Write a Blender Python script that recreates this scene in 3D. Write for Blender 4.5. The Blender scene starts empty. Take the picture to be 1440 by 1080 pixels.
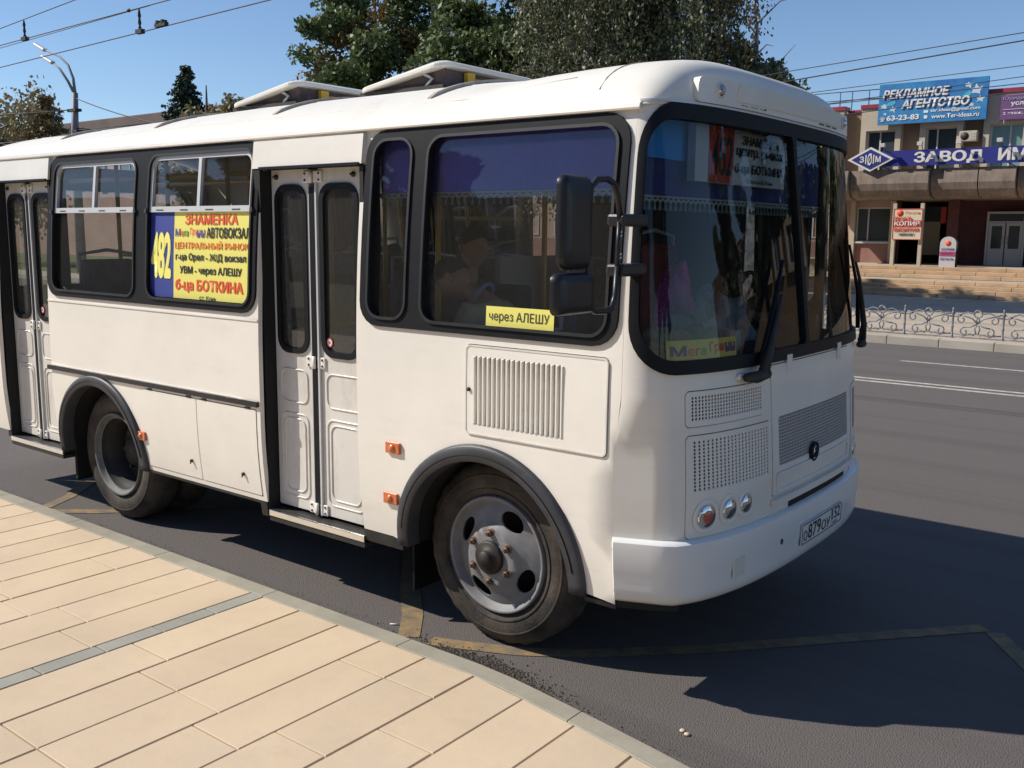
import bpy, bmesh, math, random
import numpy as np
from mathutils import Vector, Matrix, geometry, noise
random.seed(7)
R = math.radians
SC = bpy.context.scene
COL = SC.collection

# ------------------------------------------------------------------ camera, light, exposure
cam = bpy.data.cameras.new('camera')
camo = bpy.data.objects.new('camera', cam)
COL.objects.link(camo)
SC.camera = camo
cam.sensor_width = 36.0
cam.lens = 1360.1 / 1440 * 36
cam.clip_start = 0.05
cam.clip_end = 2000
_yaw, _pit, _rol = 2.2328, -.1551, .0099
f_ = Vector((math.cos(_pit) * math.cos(_yaw), math.cos(_pit) * math.sin(_yaw), math.sin(_pit)))
r_ = f_.cross(Vector((0, 0, 1))).normalized()
u_ = r_.cross(f_)
r2_ = r_ * math.cos(_rol) + u_ * math.sin(_rol)
u2_ = -r_ * math.sin(_rol) + u_ * math.cos(_rol)
camo.matrix_world = Matrix(((r2_.x, u2_.x, -f_.x, 3.0271), (r2_.y, u2_.y, -f_.y, -3.6032), (r2_.z, u2_.z, -f_.z, 2.1512), (0, 0, 0, 1)))

SUN = Vector((-1.0, -.60, 1.0)).normalized()          # towards the sun
world = bpy.data.worlds.new('World')
SC.world = world
world.use_nodes = True
wn = world.node_tree.nodes
wl = world.node_tree.links
bg = wn['Background']
sky = wn.new('ShaderNodeTexSky')
sky.sky_type = 'NISHITA'
sky.sun_disc = False
sky.sun_elevation = math.asin(SUN.z)
sky.sun_rotation = math.atan2(SUN.x, SUN.y)
sky.air_density = 0.85
sky.dust_density = 0.1
sky.ozone_density = 4.0
wl.new(sky.outputs[0], bg.inputs[0])
bg.inputs[1].default_value = .108
sun = bpy.data.lights.new('sun', 'SUN')
sun.energy = 4.5
sun.angle = R(.53)
sun.color = (1.0, .93, .82)
suno = bpy.data.objects.new('sun', sun)
COL.objects.link(suno)
suno.rotation_euler = SUN.to_track_quat('Z', 'Y').to_euler()
suno.location = (-20, -10, 20)
vs = SC.view_settings
vs.view_transform = 'Standard'
vs.look = 'None'
vs.exposure = 0.24
vs.gamma = 1
vs.use_curve_mapping = False

# ------------------------------------------------------------------ materials
def mat(name, col, rough=.5, metal=0.0, var=0.0, scale=4.0, bump=0.0, bscale=40.0, spec=.5, coat=0.0, col2=None, rnd=0.0, detail=4, bdist=.01, coords='Object'):
    m = bpy.data.materials.new(name)
    m.use_nodes = True
    n, l = m.node_tree.nodes, m.node_tree.links
    b = n['Principled BSDF']
    b.inputs['Base Color'].default_value = (*col, 1)
    b.inputs['Roughness'].default_value = rough
    b.inputs['Metallic'].default_value = metal
    b.inputs['Specular IOR Level'].default_value = spec
    b.inputs['Coat Weight'].default_value = coat
    b.inputs['Coat Roughness'].default_value = .08
    if var or rnd or bump or col2:
        tc = n.new('ShaderNodeTexCoord')
    out = None
    if var or col2:
        nz = n.new('ShaderNodeTexNoise')
        nz.inputs['Scale'].default_value = scale
        nz.inputs['Detail'].default_value = detail
        nz.inputs['Roughness'].default_value = .65
        l.new(tc.outputs[coords], nz.inputs['Vector'])
        rp = n.new('ShaderNodeValToRGB')
        c2 = col2 or tuple(c * (1 + var) for c in col)
        c1 = col if col2 else tuple(c * (1 - var) for c in col)
        rp.color_ramp.elements[0].color = (*c1, 1)
        rp.color_ramp.elements[1].color = (*c2, 1)
        rp.color_ramp.elements[0].position = .35
        rp.color_ramp.elements[1].position = .65
        l.new(nz.outputs['Fac'], rp.inputs[0])
        out = rp.outputs[0]
        l.new(out, b.inputs['Base Color'])
    if rnd:
        oi = n.new('ShaderNodeObjectInfo')
        mr = n.new('ShaderNodeMapRange')
        mr.inputs[3].default_value = 1 - rnd
        mr.inputs[4].default_value = 1 + rnd
        l.new(oi.outputs['Random'], mr.inputs[0])
        hs = n.new('ShaderNodeHueSaturation')
        if out:
            l.new(out, hs.inputs['Color'])
        else:
            hs.inputs['Color'].default_value = (*col, 1)
        l.new(mr.outputs[0], hs.inputs['Value'])
        l.new(hs.outputs[0], b.inputs['Base Color'])
    if bump:
        nb = n.new('ShaderNodeTexNoise')
        nb.inputs['Scale'].default_value = bscale
        nb.inputs['Detail'].default_value = 5
        l.new(tc.outputs[coords], nb.inputs['Vector'])
        bp = n.new('ShaderNodeBump')
        bp.inputs['Strength'].default_value = bump
        bp.inputs['Distance'].default_value = bdist
        l.new(nb.outputs['Fac'], bp.inputs['Height'])
        l.new(bp.outputs[0], b.inputs['Normal'])
    return m

def glass_mat(name, tint=(.8, .83, .8), refl=1.0, haze=0.0):
    m = bpy.data.materials.new(name)
    m.use_nodes = True
    n, l = m.node_tree.nodes, m.node_tree.links
    n.remove(n['Principled BSDF'])
    o = n['Material Output']
    t = n.new('ShaderNodeBsdfTransparent')
    t.inputs[0].default_value = (*tint, 1)
    g = n.new('ShaderNodeBsdfGlossy')
    g.inputs['Roughness'].default_value = .015
    g.inputs[0].default_value = (refl, refl, refl, 1)
    fr = n.new('ShaderNodeFresnel')
    fr.inputs[0].default_value = 1.62
    mx = n.new('ShaderNodeMixShader')
    l.new(fr.outputs[0], mx.inputs[0])
    l.new(t.outputs[0], mx.inputs[1])
    l.new(g.outputs[0], mx.inputs[2])
    last = mx
    if haze:
        d = n.new('ShaderNodeBsdfDiffuse')
        d.inputs[0].default_value = (.6, .57, .5, 1)
        m2 = n.new('ShaderNodeMixShader')
        m2.inputs[0].default_value = haze
        l.new(mx.outputs[0], m2.inputs[1])
        l.new(d.outputs[0], m2.inputs[2])
        last = m2
    l.new(last.outputs[0], o.inputs[0])
    return m

# bus paint: off-white with faint dust and road grime that hangs in blotches
PAINT = mat('bus_paint', (.82, .785, .715), .34, var=.035, scale=1.7, spec=.5, coat=.25, bump=.05, bscale=2.2, bdist=.02)
def grime(m, col, scale, lo, hi, stretch=(1, 1, 1), amount=.5):
    n, l = m.node_tree.nodes, m.node_tree.links
    b = n['Principled BSDF']
    src = b.inputs['Base Color'].links[0].from_socket
    tc = n.new('ShaderNodeTexCoord')
    mp = n.new('ShaderNodeMapping')
    mp.inputs['Scale'].default_value = stretch
    l.new(tc.outputs['Object'], mp.inputs[0])
    nz = n.new('ShaderNodeTexNoise')
    nz.inputs['Scale'].default_value = scale
    nz.inputs['Detail'].default_value = 8
    nz.inputs['Roughness'].default_value = .7
    l.new(mp.outputs[0], nz.inputs['Vector'])
    mr = n.new('ShaderNodeMapRange')
    mr.inputs[1].default_value = lo
    mr.inputs[2].default_value = hi
    mr.inputs[3].default_value = 0
    mr.inputs[4].default_value = amount
    l.new(nz.outputs['Fac'], mr.inputs[0])
    mx = n.new('ShaderNodeMix')
    mx.data_type = 'RGBA'
    l.new(mr.outputs[0], mx.inputs['Factor'])
    l.new(src, mx.inputs['A'])
    mx.inputs['B'].default_value = (*col, 1)
    l.new(mx.outputs['Result'], b.inputs['Base Color'])
grime(PAINT, (.45, .40, .33), 3.0, .52, .75, (.6, .6, 2.2), .16)
grime(PAINT, (.38, .33, .27), 26, .62, .75, (.25, .25, 1.6), .16)
PAINT_D = mat('door_paint', (.70, .68, .63), .38, var=.04, scale=3, coat=.15)
grime(PAINT_D, (.34, .29, .23), 4.0, .5, .72, (1, 1, .5), .5)
ROOFP = mat('roof_paint', (.80, .77, .70), .45, var=.03, scale=2)
grime(ROOFP, (.45, .38, .28), 2.5, .55, .75, (1.5, .5, 1), .3)
BUMP = mat('bumper_plastic_paint', (.78, .78, .76), .3, var=.02, scale=2, coat=.2)
RUB = mat('black_rubber', (.009, .010, .013), .55, var=.15, scale=8, spec=.2)
RUBG = mat('grey_rubber_trim', (.014, .015, .018), .5, var=.25, scale=6)
ALU = mat('aluminium', (.45, .46, .48), .35, 1.0)
ALUW = mat('pale_aluminium', (.62, .63, .64), .45, .3)
CHR = mat('bright_strip', (.75, .75, .74), .2, 1.0)
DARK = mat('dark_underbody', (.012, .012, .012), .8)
DARKM = mat('dark_metal', (.03, .028, .026), .6, var=.3, scale=9)
INT = mat('interior_panel', (.60, .58, .53), .7)
INTD = mat('interior_dark', (.06, .06, .065), .8)
FLOOR = mat('interior_floor', (.24, .21, .19), .7)
GLASS = glass_mat('window_glass', (.90, .92, .91), .85, .022)
GLASSF = glass_mat('windscreen_glass', (.86, .89, .90), .5, .01)
GLASSD = glass_mat('door_glass', (.72, .73, .70), 1.0, .05)
ORANGE = mat('orange_lens', (.60, .15, .04), .25, spec=.6, coat=.5, var=.15, scale=40)
RED = mat('red_lens', (.5, .03, .03), .25, coat=.4)
LENS = mat('clear_lens', (.55, .57, .6), .08, .9)
YEL = mat('yellow_paper', (.80, .74, .17), .6)
BLUEP = mat('blue_paper', (.03, .05, .28), .6)
REDT = mat('red_print', (.80, .10, .04), .6)
ORT = mat('orange_print', (.85, .25, .05), .6)
BLKT = mat('black_print', (.02, .02, .03), .6)
GRNT = mat('green_print', (.08, .40, .10), .6)
PURT = mat('violet_print', (.10, .05, .30), .6)
YELT = mat('yellow_print', (.9, .85, .2), .6)
WHT = mat('white_print', (.8, .8, .8), .5)
WHTP = mat('white_paper', (.72, .72, .70), .6)
YPOLE = mat('yellow_pole', (.75, .42, .05), .35)
TYRE = mat('tyre_rubber', (.022, .020, .018), .8, col2=(.085, .068, .052), scale=5, bump=.3, bscale=60)
RIM = mat('grey_wheel_paint', (.20, .205, .215), .6, 0.0, var=.1, scale=12)
grime(RIM, (.16, .10, .06), 9, .5, .7, (1, 1, 1), .6)

# ------------------------------------------------------------------ object helpers
ORIGIN = {}
def obj(name, me, parent=None, mats=None, local=False):
    o = bpy.data.objects.new(name, me)
    COL.objects.link(o)
    if mats:
        for m in (mats if isinstance(mats, (list, tuple)) else [mats]):
            if len(me.materials) < 99 and m.name not in [x.name for x in me.materials if x]:
                me.materials.append(m)
    if parent is not None:
        o.parent = parent
        if not local:
            o.location = -ORIGIN.get(parent.name, Vector((0, 0, 0)))
        ORIGIN[o.name] = Vector((0, 0, 0))
    return o
def thing(name, label, cat, loc=(0, 0, 0), group=None, rotz=0):
    o = bpy.data.objects.new(name, None)
    COL.objects.link(o)
    o.empty_display_size = .3
    o.location = loc
    o.rotation_euler = (0, 0, rotz)
    ORIGIN[o.name] = Vector(loc)
    return tag(o, label, cat, group)
def tag(o, label=None, cat=None, group=None, kind=None):
    if label: o['label'] = label
    if cat: o['category'] = cat
    if group: o['group'] = group
    if kind: o['kind'] = kind
    return o
def dup(root, loc, rotz=None, label=None):
    r = root.copy(); COL.objects.link(r); r.location = loc
    if rotz is not None: r.rotation_euler = (0, 0, rotz)
    if label: r['label'] = label
    for ch in list(root.children):
        c = ch.copy(); COL.objects.link(c); c.parent = r
        for g in list(ch.children):
            d = g.copy(); COL.objects.link(d); d.parent = c
    return r

class G:
    """collects simple solids into one mesh"""
    def __init__(s): s.v = []; s.f = []; s.mi = []; s.sm = []
    def add(s, v, f, mi=0, smooth=False, M=None):
        b = len(s.v)
        s.v += [tuple(M @ Vector(p)) if M is not None else tuple(p) for p in v]
        s.f += [tuple(i + b for i in q) for q in f]
        s.mi += [mi] * len(f); s.sm += [smooth] * len(f)
        return s
    def box(s, x0, x1, y0, y1, z0, z1, mi=0, M=None):
        v = [(x0, y0, z0), (x1, y0, z0), (x1, y1, z0), (x0, y1, z0), (x0, y0, z1), (x1, y0, z1), (x1, y1, z1), (x0, y1, z1)]
        f = [(0, 3, 2, 1), (4, 5, 6, 7), (0, 1, 5, 4), (1, 2, 6, 5), (2, 3, 7, 6), (3, 0, 4, 7)]
        return s.add(v, f, mi, False, M)
    def tube(s, pts, r, n=8, mi=0, cap=True, M=None, smooth=True):
        pts = [Vector(p) for p in pts]
        k = len(pts)
        rr = r if isinstance(r, (list, tuple)) else [r] * k
        v = []; up = None
        for i, p in enumerate(pts):
            d = (pts[min(i + 1, k - 1)] - pts[max(i - 1, 0)]).normalized()
            if up is None:
                up = Vector((0, 0, 1)) if abs(d.z) < .9 else Vector((1, 0, 0))
            a = d.cross(up)
            if a.length < 1e-4: a = d.cross(Vector((0, 1, 0)))
            a.normalize(); b = a.cross(d).normalized(); up = b
            for j in range(n):
                t = 2 * math.pi * j / n
                v.append(p + (a * math.cos(t) + b * math.sin(t)) * rr[i])
        f = []
        for i in range(k - 1):
            for j in range(n):
                f.append((i * n + j, i * n + (j + 1) % n, (i + 1) * n + (j + 1) % n, (i + 1) * n + j))
        if cap:
            f.append(tuple(range(n - 1, -1, -1))); f.append(tuple((k - 1) * n + j for j in range(n)))
        return s.add(v, f, mi, smooth, M)
    def lathe(s, prof, n=32, mi=0, M=None, cap=False, smooth=True, mod=None):
        """prof: (r, h) revolved about local z"""
        v = []; f = []
        for k, (r, h) in enumerate(prof):
            for j in range(n):
                t = 2 * math.pi * j / n
                q = r + (mod(j, k) if mod else 0)
                v.append((q * math.cos(t), q * math.sin(t), h))
        for i in range(len(prof) - 1):
            for j in range(n):
                f.append((i * n + j, i * n + (j + 1) % n, (i + 1) * n + (j + 1) % n, (i + 1) * n + j))
        if cap:
            f.append(tuple((len(prof) - 1) * n + j for j in range(n)))
            f.append(tuple(range(n - 1, -1, -1)))
        return s.add(v, f, mi, smooth, M)
    def quad(s, a, b, c, d, mi=0):
        return s.add([a, b, c, d], [(0, 1, 2, 3)], mi)
    def mesh(s, name='mesh'):
        me = bpy.data.meshes.new(name)
        me.from_pydata(s.v, [], s.f)
        me.polygons.foreach_set('material_index', s.mi)
        me.polygons.foreach_set('use_smooth', s.sm)
        me.update()
        return me
    def ob(s, name, mats, parent=None, local=False, bevel=0):
        o = obj(name, s.mesh(name), parent, None, local)
        for m in (mats if isinstance(mats, (list, tuple)) else [mats]): o.data.materials.append(m)
        if bevel:
            b = o.modifiers.new('bevel', 'BEVEL'); b.width = bevel; b.segments = 2; b.limit_method = 'ANGLE'
        return o

def rr(x0, x1, z0, z1, r, n=5):
    """rounded rectangle; r may be one radius or four (bl, br, tr, tl)"""
    rs = r if isinstance(r, (list, tuple)) else (r,) * 4
    out = []
    for (cx, cz, a0), q in zip(((x0, z0, 180), (x1, z0, 270), (x1, z1, 0), (x0, z1, 90)), rs):
        ox = cx + q if cx == x0 else cx - q
        oz = cz + q if cz == z0 else cz - q
        if q <= 0: out.append((cx, cz)); continue
        for i in range(n + 1):
            t = R(a0 + 90 * i / n)
            out.append((ox + q * math.cos(t), oz + q * math.sin(t)))
    return out
def densify(loop, step):
    out = []
    for i, a in enumerate(loop):
        b = loop[(i + 1) % len(loop)]
        d = math.hypot(b[0] - a[0], b[1] - a[1])
        if d < 1e-6: continue
        k = max(1, int(math.ceil(d / step)))
        for j in range(k):
            out.append((a[0] + (b[0] - a[0]) * j / k, a[1] + (b[1] - a[1]) * j / k))
    return out
def inside(p, loop):
    c = False; x, y = p; n = len(loop); j = n - 1
    for i in range(n):
        xi, yi = loop[i]; xj, yj = loop[j]
        if (yi > y) != (yj > y) and x < (xj - xi) * (y - yi) / (yj - yi) + xi: c = not c
        j = i
    return c
def near(p, loop, d):
    d2 = d * d
    return any((p[0] - q[0]) ** 2 + (p[1] - q[1]) ** 2 < d2 for q in loop)
def patch(name, outer, holes, mapf, mats, parent, off=0.0, thick=.02, step=.12, extra=None, smooth=True):
    """a sheet with openings, cut in (u,v) and laid on mapf(u,v,off) with returned edges"""
    loops = [densify(outer, step)] + [densify(h, step) for h in holes]
    pts = []; edges = []
    for lp in loops:
        b = len(pts); pts += lp
        edges += [(b + i, b + (i + 1) % len(lp)) for i in range(len(lp))]
    xs = [p[0] for p in loops[0]]; zs = [p[1] for p in loops[0]]
    nb = len(pts)
    allb = list(pts)
    x = min(xs) + step * .5
    while x < max(xs):
        z = min(zs) + step * .5
        while z < max(zs):
            p = (x, z)
            if inside(p, loops[0]) and not any(inside(p, h) for h in loops[1:]) and not near(p, allb, step * .55): pts.append(p)
            z += step
        x += step
    res = geometry.delaunay_2d_cdt([Vector(p) for p in pts], edges, [], 0, 1e-6)
    vo, _, fo = res[0], res[1], res[2]
    faces = []
    for f in fo:
        c = (sum(vo[i].x for i in f) / len(f), sum(vo[i].y for i in f) / len(f))
        if inside(c, loops[0]) and not any(inside(c, h) for h in loops[1:]): faces.append(tuple(f))
    V = [mapf(p.x, p.y, off) for p in vo]
    def nrm(u, v):
        e = 1e-3
        a = Vector(mapf(u + e, v, off)) - Vector(mapf(u - e, v, off)); b = Vector(mapf(u, v + e, off)) - Vector(mapf(u, v - e, off))
        return a.cross(b).normalized()
    outw = (Vector(mapf(vo[0].x, vo[0].y, off + .01)) - Vector(V[0]))
    sgn = 1 if nrm(vo[0].x, vo[0].y).dot(outw) > 0 else -1
    N = [nrm(p.x, p.y) * sgn for p in vo]
    if sgn < 0: faces = [tuple(reversed(f)) for f in faces]
    g = G(); g.add(V, faces, 0, smooth)
    nfront = len(V)
    if thick:
        for lp in loops:
            k = len(lp)
            a = [mapf(u, v, off) for u, v in lp]; b = [mapf(u, v, off - thick) for u, v in lp]
            g.add(a + b, [(i, (i + 1) % k, k + (i + 1) % k, k + i) for i in range(k)], 0, False)
    me = g.mesh(name)
    if smooth:
        me.normals_split_custom_set_from_vertices([tuple(n) for n in N] + [(0, 0, 0)] * (len(me.vertices) - nfront))
    o = obj(name, me, parent)
    me.materials.append(mats)
    return o
def lettering(text, box, mapf, m, parent, off=.002, bold=.0, name='lettering', fit=True, shear=0):
    """flat print: text fitted to box (u0,u1,v0,v1) and laid on mapf"""
    heavy = bold > .018
    c = bpy.data.curves.new('t', 'FONT'); c.body = text; c.offset = min(bold, .012); c.resolution_u = 3; c.shear = shear
    t = bpy.data.objects.new('t', c); COL.objects.link(t)
    dg = bpy.context.evaluated_depsgraph_get()
    me = bpy.data.meshes.new_from_object(t.evaluated_get(dg))
    bpy.data.objects.remove(t); bpy.data.curves.remove(c)
    if heavy:                                   # bolder stroke: overprint the same outlines slightly shifted
        bm = bmesh.new()
        for kz, (dx, dy) in enumerate(((-bold, 0), (bold, 0), (0, -bold * .5), (0, bold * .5))):
            m2 = me.copy(); m2.transform(Matrix.Translation((dx, dy, kz))); bm.from_mesh(m2); bpy.data.meshes.remove(m2)
        bm.to_mesh(me); bm.free()
    xs = [v.co.x for v in me.vertices]; ys = [v.co.y for v in me.vertices]
    a, b, c_, d = min(xs), max(xs), min(ys), max(ys)
    u0, u1, v0, v1 = box
    for v in me.vertices:
        v.co = mapf(u0 + (v.co.x - a) / (b - a) * (u1 - u0), v0 + (v.co.y - c_) / (d - c_) * (v1 - v0), off * (1 + .2 * v.co.z))
    me.materials.clear()
    o = obj(name, me, parent)
    me.materials.append(m)
    return o

# ------------------------------------------------------------------ the bus surface: s runs along the kerb side, round the front, down the far side
def ys(z): return .09 * max(0., (z - 1.3) / 1.35) ** 2 + .05 * max(0., (1 - z) / .6) ** 2
def Af(z): return float(np.interp(z, [.4, 1.0, 1.5, 2.75], [.42, .42, .38, .22]))
NEX = 2.7
_th = np.linspace(-math.pi / 2, math.pi / 2, 1601)
_v = np.sign(np.sin(_th)) * np.abs(np.sin(_th)) ** (2 / NEX)
_c = np.abs(np.cos(_th)) ** (2 / NEX)
_s = np.concatenate([[0], np.cumsum(np.hypot(np.diff(_v * 1.25), np.diff(_c * .42)))])
LF = float(_s[-1])
def P(s, z, off=0.0):
    y0 = ys(z)
    def raw(s):
        if s <= 0: return (.8 + s, y0)
        if s >= LF: return (.8 - (s - LF), 2.5 - y0)
        v = float(np.interp(s, _s, _v)); c = float(np.interp(s, _s, _c))
        x = .8 + Af(z) * c
        w = min(1., max(0., (1.42 - z) / .2))
        if w > 0:                                   # below the belt the corner is a flat facet with a crease
            yy = (v + 1) * 1.25; yc = yy if yy < 1.25 else 2.5 - yy
            if yc < .1:
                xc = .8 + .553 * Af(z) * yc / .1
                x = x * (1 - w) + xc * w
        return (x, y0 + (2.5 - 2 * y0) * (v + 1) / 2)
    x, y = raw(s)
    if off:
        a = raw(s - .004); b = raw(s + .004)
        dx, dy = b[0] - a[0], b[1] - a[1]; L = math.hypot(dx, dy)
        x += off * dy / L; y -= off * dx / L
    return (x, y, z)
_ytab = np.array([(v + 1) * 1.25 for v in _v])
def sy(y): return float(np.interp(y, _ytab, _s))
def PX(x, z, off=0.0): return P(x - .8, z, off)      # kerb side by x
def PY(y, z, off=0.0): return P(sy(y), z, off)       # front by y
def PR(x, z, off=0.0): return P(LF + .8 - x, z, off) # far side by x
def frame_at(mapf, u, v, off=0.0):
    p = Vector(mapf(u, v, off)); e = 2e-3
    a = (Vector(mapf(u + e, v, off)) - Vector(mapf(u - e, v, off))).normalized()
    n = (Vector(mapf(u, v, off + .01)) - p).normalized()
    b = n.cross(a).normalized(); a = b.cross(n)
    return Matrix(((a.x, b.x, n.x, p.x), (a.y, b.y, n.y, p.y), (a.z, b.z, n.z, p.z), (0, 0, 0, 1)))

# ================================================================== THE SETTING
ASPH = mat('asphalt', (.132, .117, .110), .88, var=.14, scale=240, bump=.9, bscale=130, bdist=.012, detail=8)
grime(ASPH, (.16, .145, .13), 55, .55, .75, (1, 1, 1), .5)
grime(ASPH, (.135, .12, .11), .35, .5, .7, (.25, 1, 1), .5)
grime(ASPH, (.060, .054, .052), 1.3, .5, .72, (.012, 1, 1), .55)
grime(ASPH, (.045, .040, .038), .9, .64, .70, (.8, 1, 1), .35)
grime(ASPH, (.19, .165, .14), 9, .62, .8, (.6, 1, 1), .35)
SOIL = mat('soil_and_grass', (.07, .09, .035), .95, col2=(.14, .12, .07), scale=.5, bump=.5, bscale=20)
SLAB = mat('beige_concrete_slab', (.60, .47, .325), .75, var=.07, scale=2.5, bump=.25, bscale=70, rnd=.05, bdist=.003, detail=8)
grime(SLAB, (.40, .32, .23), 5, .5, .78, (1, 1, 1), .45)
grime(SLAB, (.62, .52, .40), 2.2, .55, .75, (1, 1, 1), .5)
grime(SLAB, (.25, .20, .15), 23, .66, .74, (1, 1, 1), .5)
grime(SLAB, (.36, .30, .23), 1.1, .5, .75, (1, 1, 1), .35)
SLABG = mat('grey_drain_slab', (.30, .29, .25), .75, var=.08, scale=4, bump=.2, bscale=80, rnd=.05)
KERB = mat('grey_granite_kerb', (.31, .285, .225), .7, var=.1, scale=5, bump=.2, bscale=120, rnd=.05, bdist=.003)
MORT = mat('dark_joint', (.26, .21, .15), .9, var=.2, scale=9)
YLINE = mat('worn_yellow_paint', (.13, .115, .105), .8, col2=(.33, .22, .09), scale=9, detail=9)
WLINE = mat('worn_white_paint', (.30, .28, .26), .8, col2=(.60, .56, .50), scale=9, detail=9)
def sheet(name, x0, x1, y0, y1, z, m, parent=None, nx=1, ny=1):
    g = G()
    v = [(x0 + (x1 - x0) * i / nx, y0 + (y1 - y0) * j / ny, z) for j in range(ny + 1) for i in range(nx + 1)]
    f = [(j * (nx + 1) + i, j * (nx + 1) + i + 1, (j + 1) * (nx + 1) + i + 1, (j + 1) * (nx + 1) + i) for j in range(ny) for i in range(nx)]
    g.add(v, f)
    o = g.ob(name, m, parent)
    return o
tag(sheet('ground', -700, 700, -500, 700, -.05, SOIL), kind='structure')
road = tag(sheet('road', -300, 200, -1.6, 16.55, 0, ASPH), kind='structure')
# painted markings, 4 mm above the road
def stripe(name, pts, w, m, z=.004):
    g = G(); n = len(pts); L = []; Rr = []
    for i, p in enumerate(pts):
        a = Vector(pts[max(i - 1, 0)]); b = Vector(pts[min(i + 1, n - 1)]); d = (b - a).normalized(); q = Vector((-d.y, d.x)) * w / 2
        L.append((p[0] + q.x, p[1] + q.y, z)); Rr.append((p[0] - q.x, p[1] - q.y, z))
    g.add(L + Rr, [(i, i + 1, n + i + 1, n + i) for i in range(n - 1)])
    return tag(g.ob(name, m), kind='structure')
stripe('yellow_zigzag_line', [(-.42, -.06), (-.62, .18), (-.9, .45), (-2.35, 2.0)], .12, YLINE)
stripe('yellow_zigzag_line', [(-.30, -.02), (-.15, .04), (.14, .17), (.42, .36), (.9, .83), (1.44, 1.46), (1.97, 2.06)], .10, YLINE)
stripe('yellow_zigzag_line', [(2.03, 2.02), (2.3, 1.62), (2.9, .85), (3.5, .1)], .10, YLINE)
stripe('yellow_zigzag_line', [(-4.32, -.08), (-4.47, .19), (-5.2, 1.0), (-6.1, 2.0)], .10, YLINE)
stripe('yellow_zigzag_line', [(-4.2, -.12), (-4.07, -.02), (-3.86, .15), (-3.2, .9), (-2.43, 1.93)], .10, YLINE)
stripe('white_centre_line', [(-120, 11.03), (60, 11.03)], .13, WLINE)
stripe('white_centre_line', [(-120, 11.32), (60, 11.32)], .13, WLINE)
stripe('white_lane_line', [(-1.95, 13.85), (3.5, 13.85)], .12, WLINE)
for k in range(4): stripe('white_lane_line', [(-11 - k * 9, 13.85), (-5.6 - k * 9, 13.85)], .12, WLINE)

# near pavement
def kerb_out(x): return -.27 if x < .35 else -.27 - .13 * (x - .35) - .03 * (x - .35) ** 2 if x < 3 else -.27 - .13 * 2.65 - .03 * 2.65 ** 2 - .29 * (x - 3)
def kerb_in(x): return kerb_out(x) - .115
pav = G()
xs_ = [-60, -12] + [-12 + .5 * i for i in range(1, 50)] + [20]
pav.add([(x, kerb_in(x), .118) for x in xs_] + [(x, -3.05, .118) for x in xs_], [(i + 1, i, len(xs_) + i, len(xs_) + i + 1) for i in range(len(xs_) - 1)])
PAVE = pav.ob('pavement', MORT); tag(PAVE, kind='structure')
SLABT = mat('beige_paving_beyond', (.62, .50, .37), .75, var=.07, scale=2.5, bump=.25, bscale=70)
def pattern_slab(m):
    n, l = m.node_tree.nodes, m.node_tree.links
    tc = n.new('ShaderNodeTexCoord'); mp = n.new('ShaderNodeMapping'); mp.inputs['Rotation'].default_value = (0, 0, R(90)); l.new(tc.outputs['Object'], mp.inputs[0])
    br = n.new('ShaderNodeTexBrick'); br.inputs['Scale'].default_value = 1; br.inputs['Brick Width'].default_value = .62; br.inputs['Row Height'].default_value = .312; br.inputs['Mortar Size'].default_value = .004
    br.inputs['Color1'].default_value = (.50, .39, .28, 1); br.inputs['Color2'].default_value = (.53, .415, .30, 1); br.inputs['Mortar'].default_value = (.17, .14, .1, 1)
    l.new(mp.outputs[0], br.inputs['Vector']); l.new(br.outputs['Color'], n['Principled BSDF'].inputs['Base Color'])
pattern_slab(SLABT)
tag(sheet('pavement_behind_camera', -60, 20, -9, -3.05, .13, SLABT), kind='structure')
tag(sheet('pavement_far_left', -60, -10.3, -3.05, -.4, .13, SLABT), kind='structure')
random.seed(11)
def slab(x0, x1, ya0, ya1, yb, m, z=.13):
    """ya0/ya1: end nearest the kerb at x0/x1, yb: far end"""
    t = random.uniform(.0022, .0045); e = .0035
    dz = random.uniform(-.0012, .0012)
    g = G()
    a = [(x0 + t, ya0 - t), (x1 - t, ya1 - t), (x1 - t, yb + t), (x0 + t, yb + t)]
    c = Vector(((x0 + x1) / 2, (ya0 + yb) / 2))
    top = [(x + (e if x < c.x else -e), y + (e if y < c.y else -e), z + dz) for x, y in a]
    mid = [(x, y, z + dz - e) for x, y in a]
    bot = [(x, y, .112) for x, y in a]
    f = [(3, 2, 1, 0)] + [(i, (i + 1) % 4, 4 + (i + 1) % 4, 4 + i) for i in range(4)] + [(4 + i, 4 + (i + 1) % 4, 8 + (i + 1) % 4, 8 + i) for i in range(4)]
    g.add(top + mid + bot, f)
    return g.ob('paving_slab', m, PAVE)
edges = [-1.22 + .308 * i for i in range(0, 12)]
left = [-1.33 - .312 * i for i in range(0, 29)]
rows = [(a, b) for a, b in zip(edges[:-1], edges[1:])] + [(b, a) for a, b in zip(left[:-1], left[1:])]
for (x0, x1) in rows:
    y = kerb_in(x0); first = True
    ln = random.choice([.28, .45, .62, .8, .95])
    while y > -3.0:
        yb = max(y - ln, -3.05)
        if yb < -2.8: yb = -3.05
        if first: slab(x0, x1, kerb_in(x0), kerb_in(x1), yb, SLAB); first = False
        else: slab(x0, x1, y, y, yb, SLAB)
        y = yb; ln = random.choice([.62, .62, .8, .93])
y = kerb_in(-1.33)
while y > -3.0:
    yb = max(y - .31, -3.05); slab(-1.33, -1.22, y, y, yb, SLABG); y = yb
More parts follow.
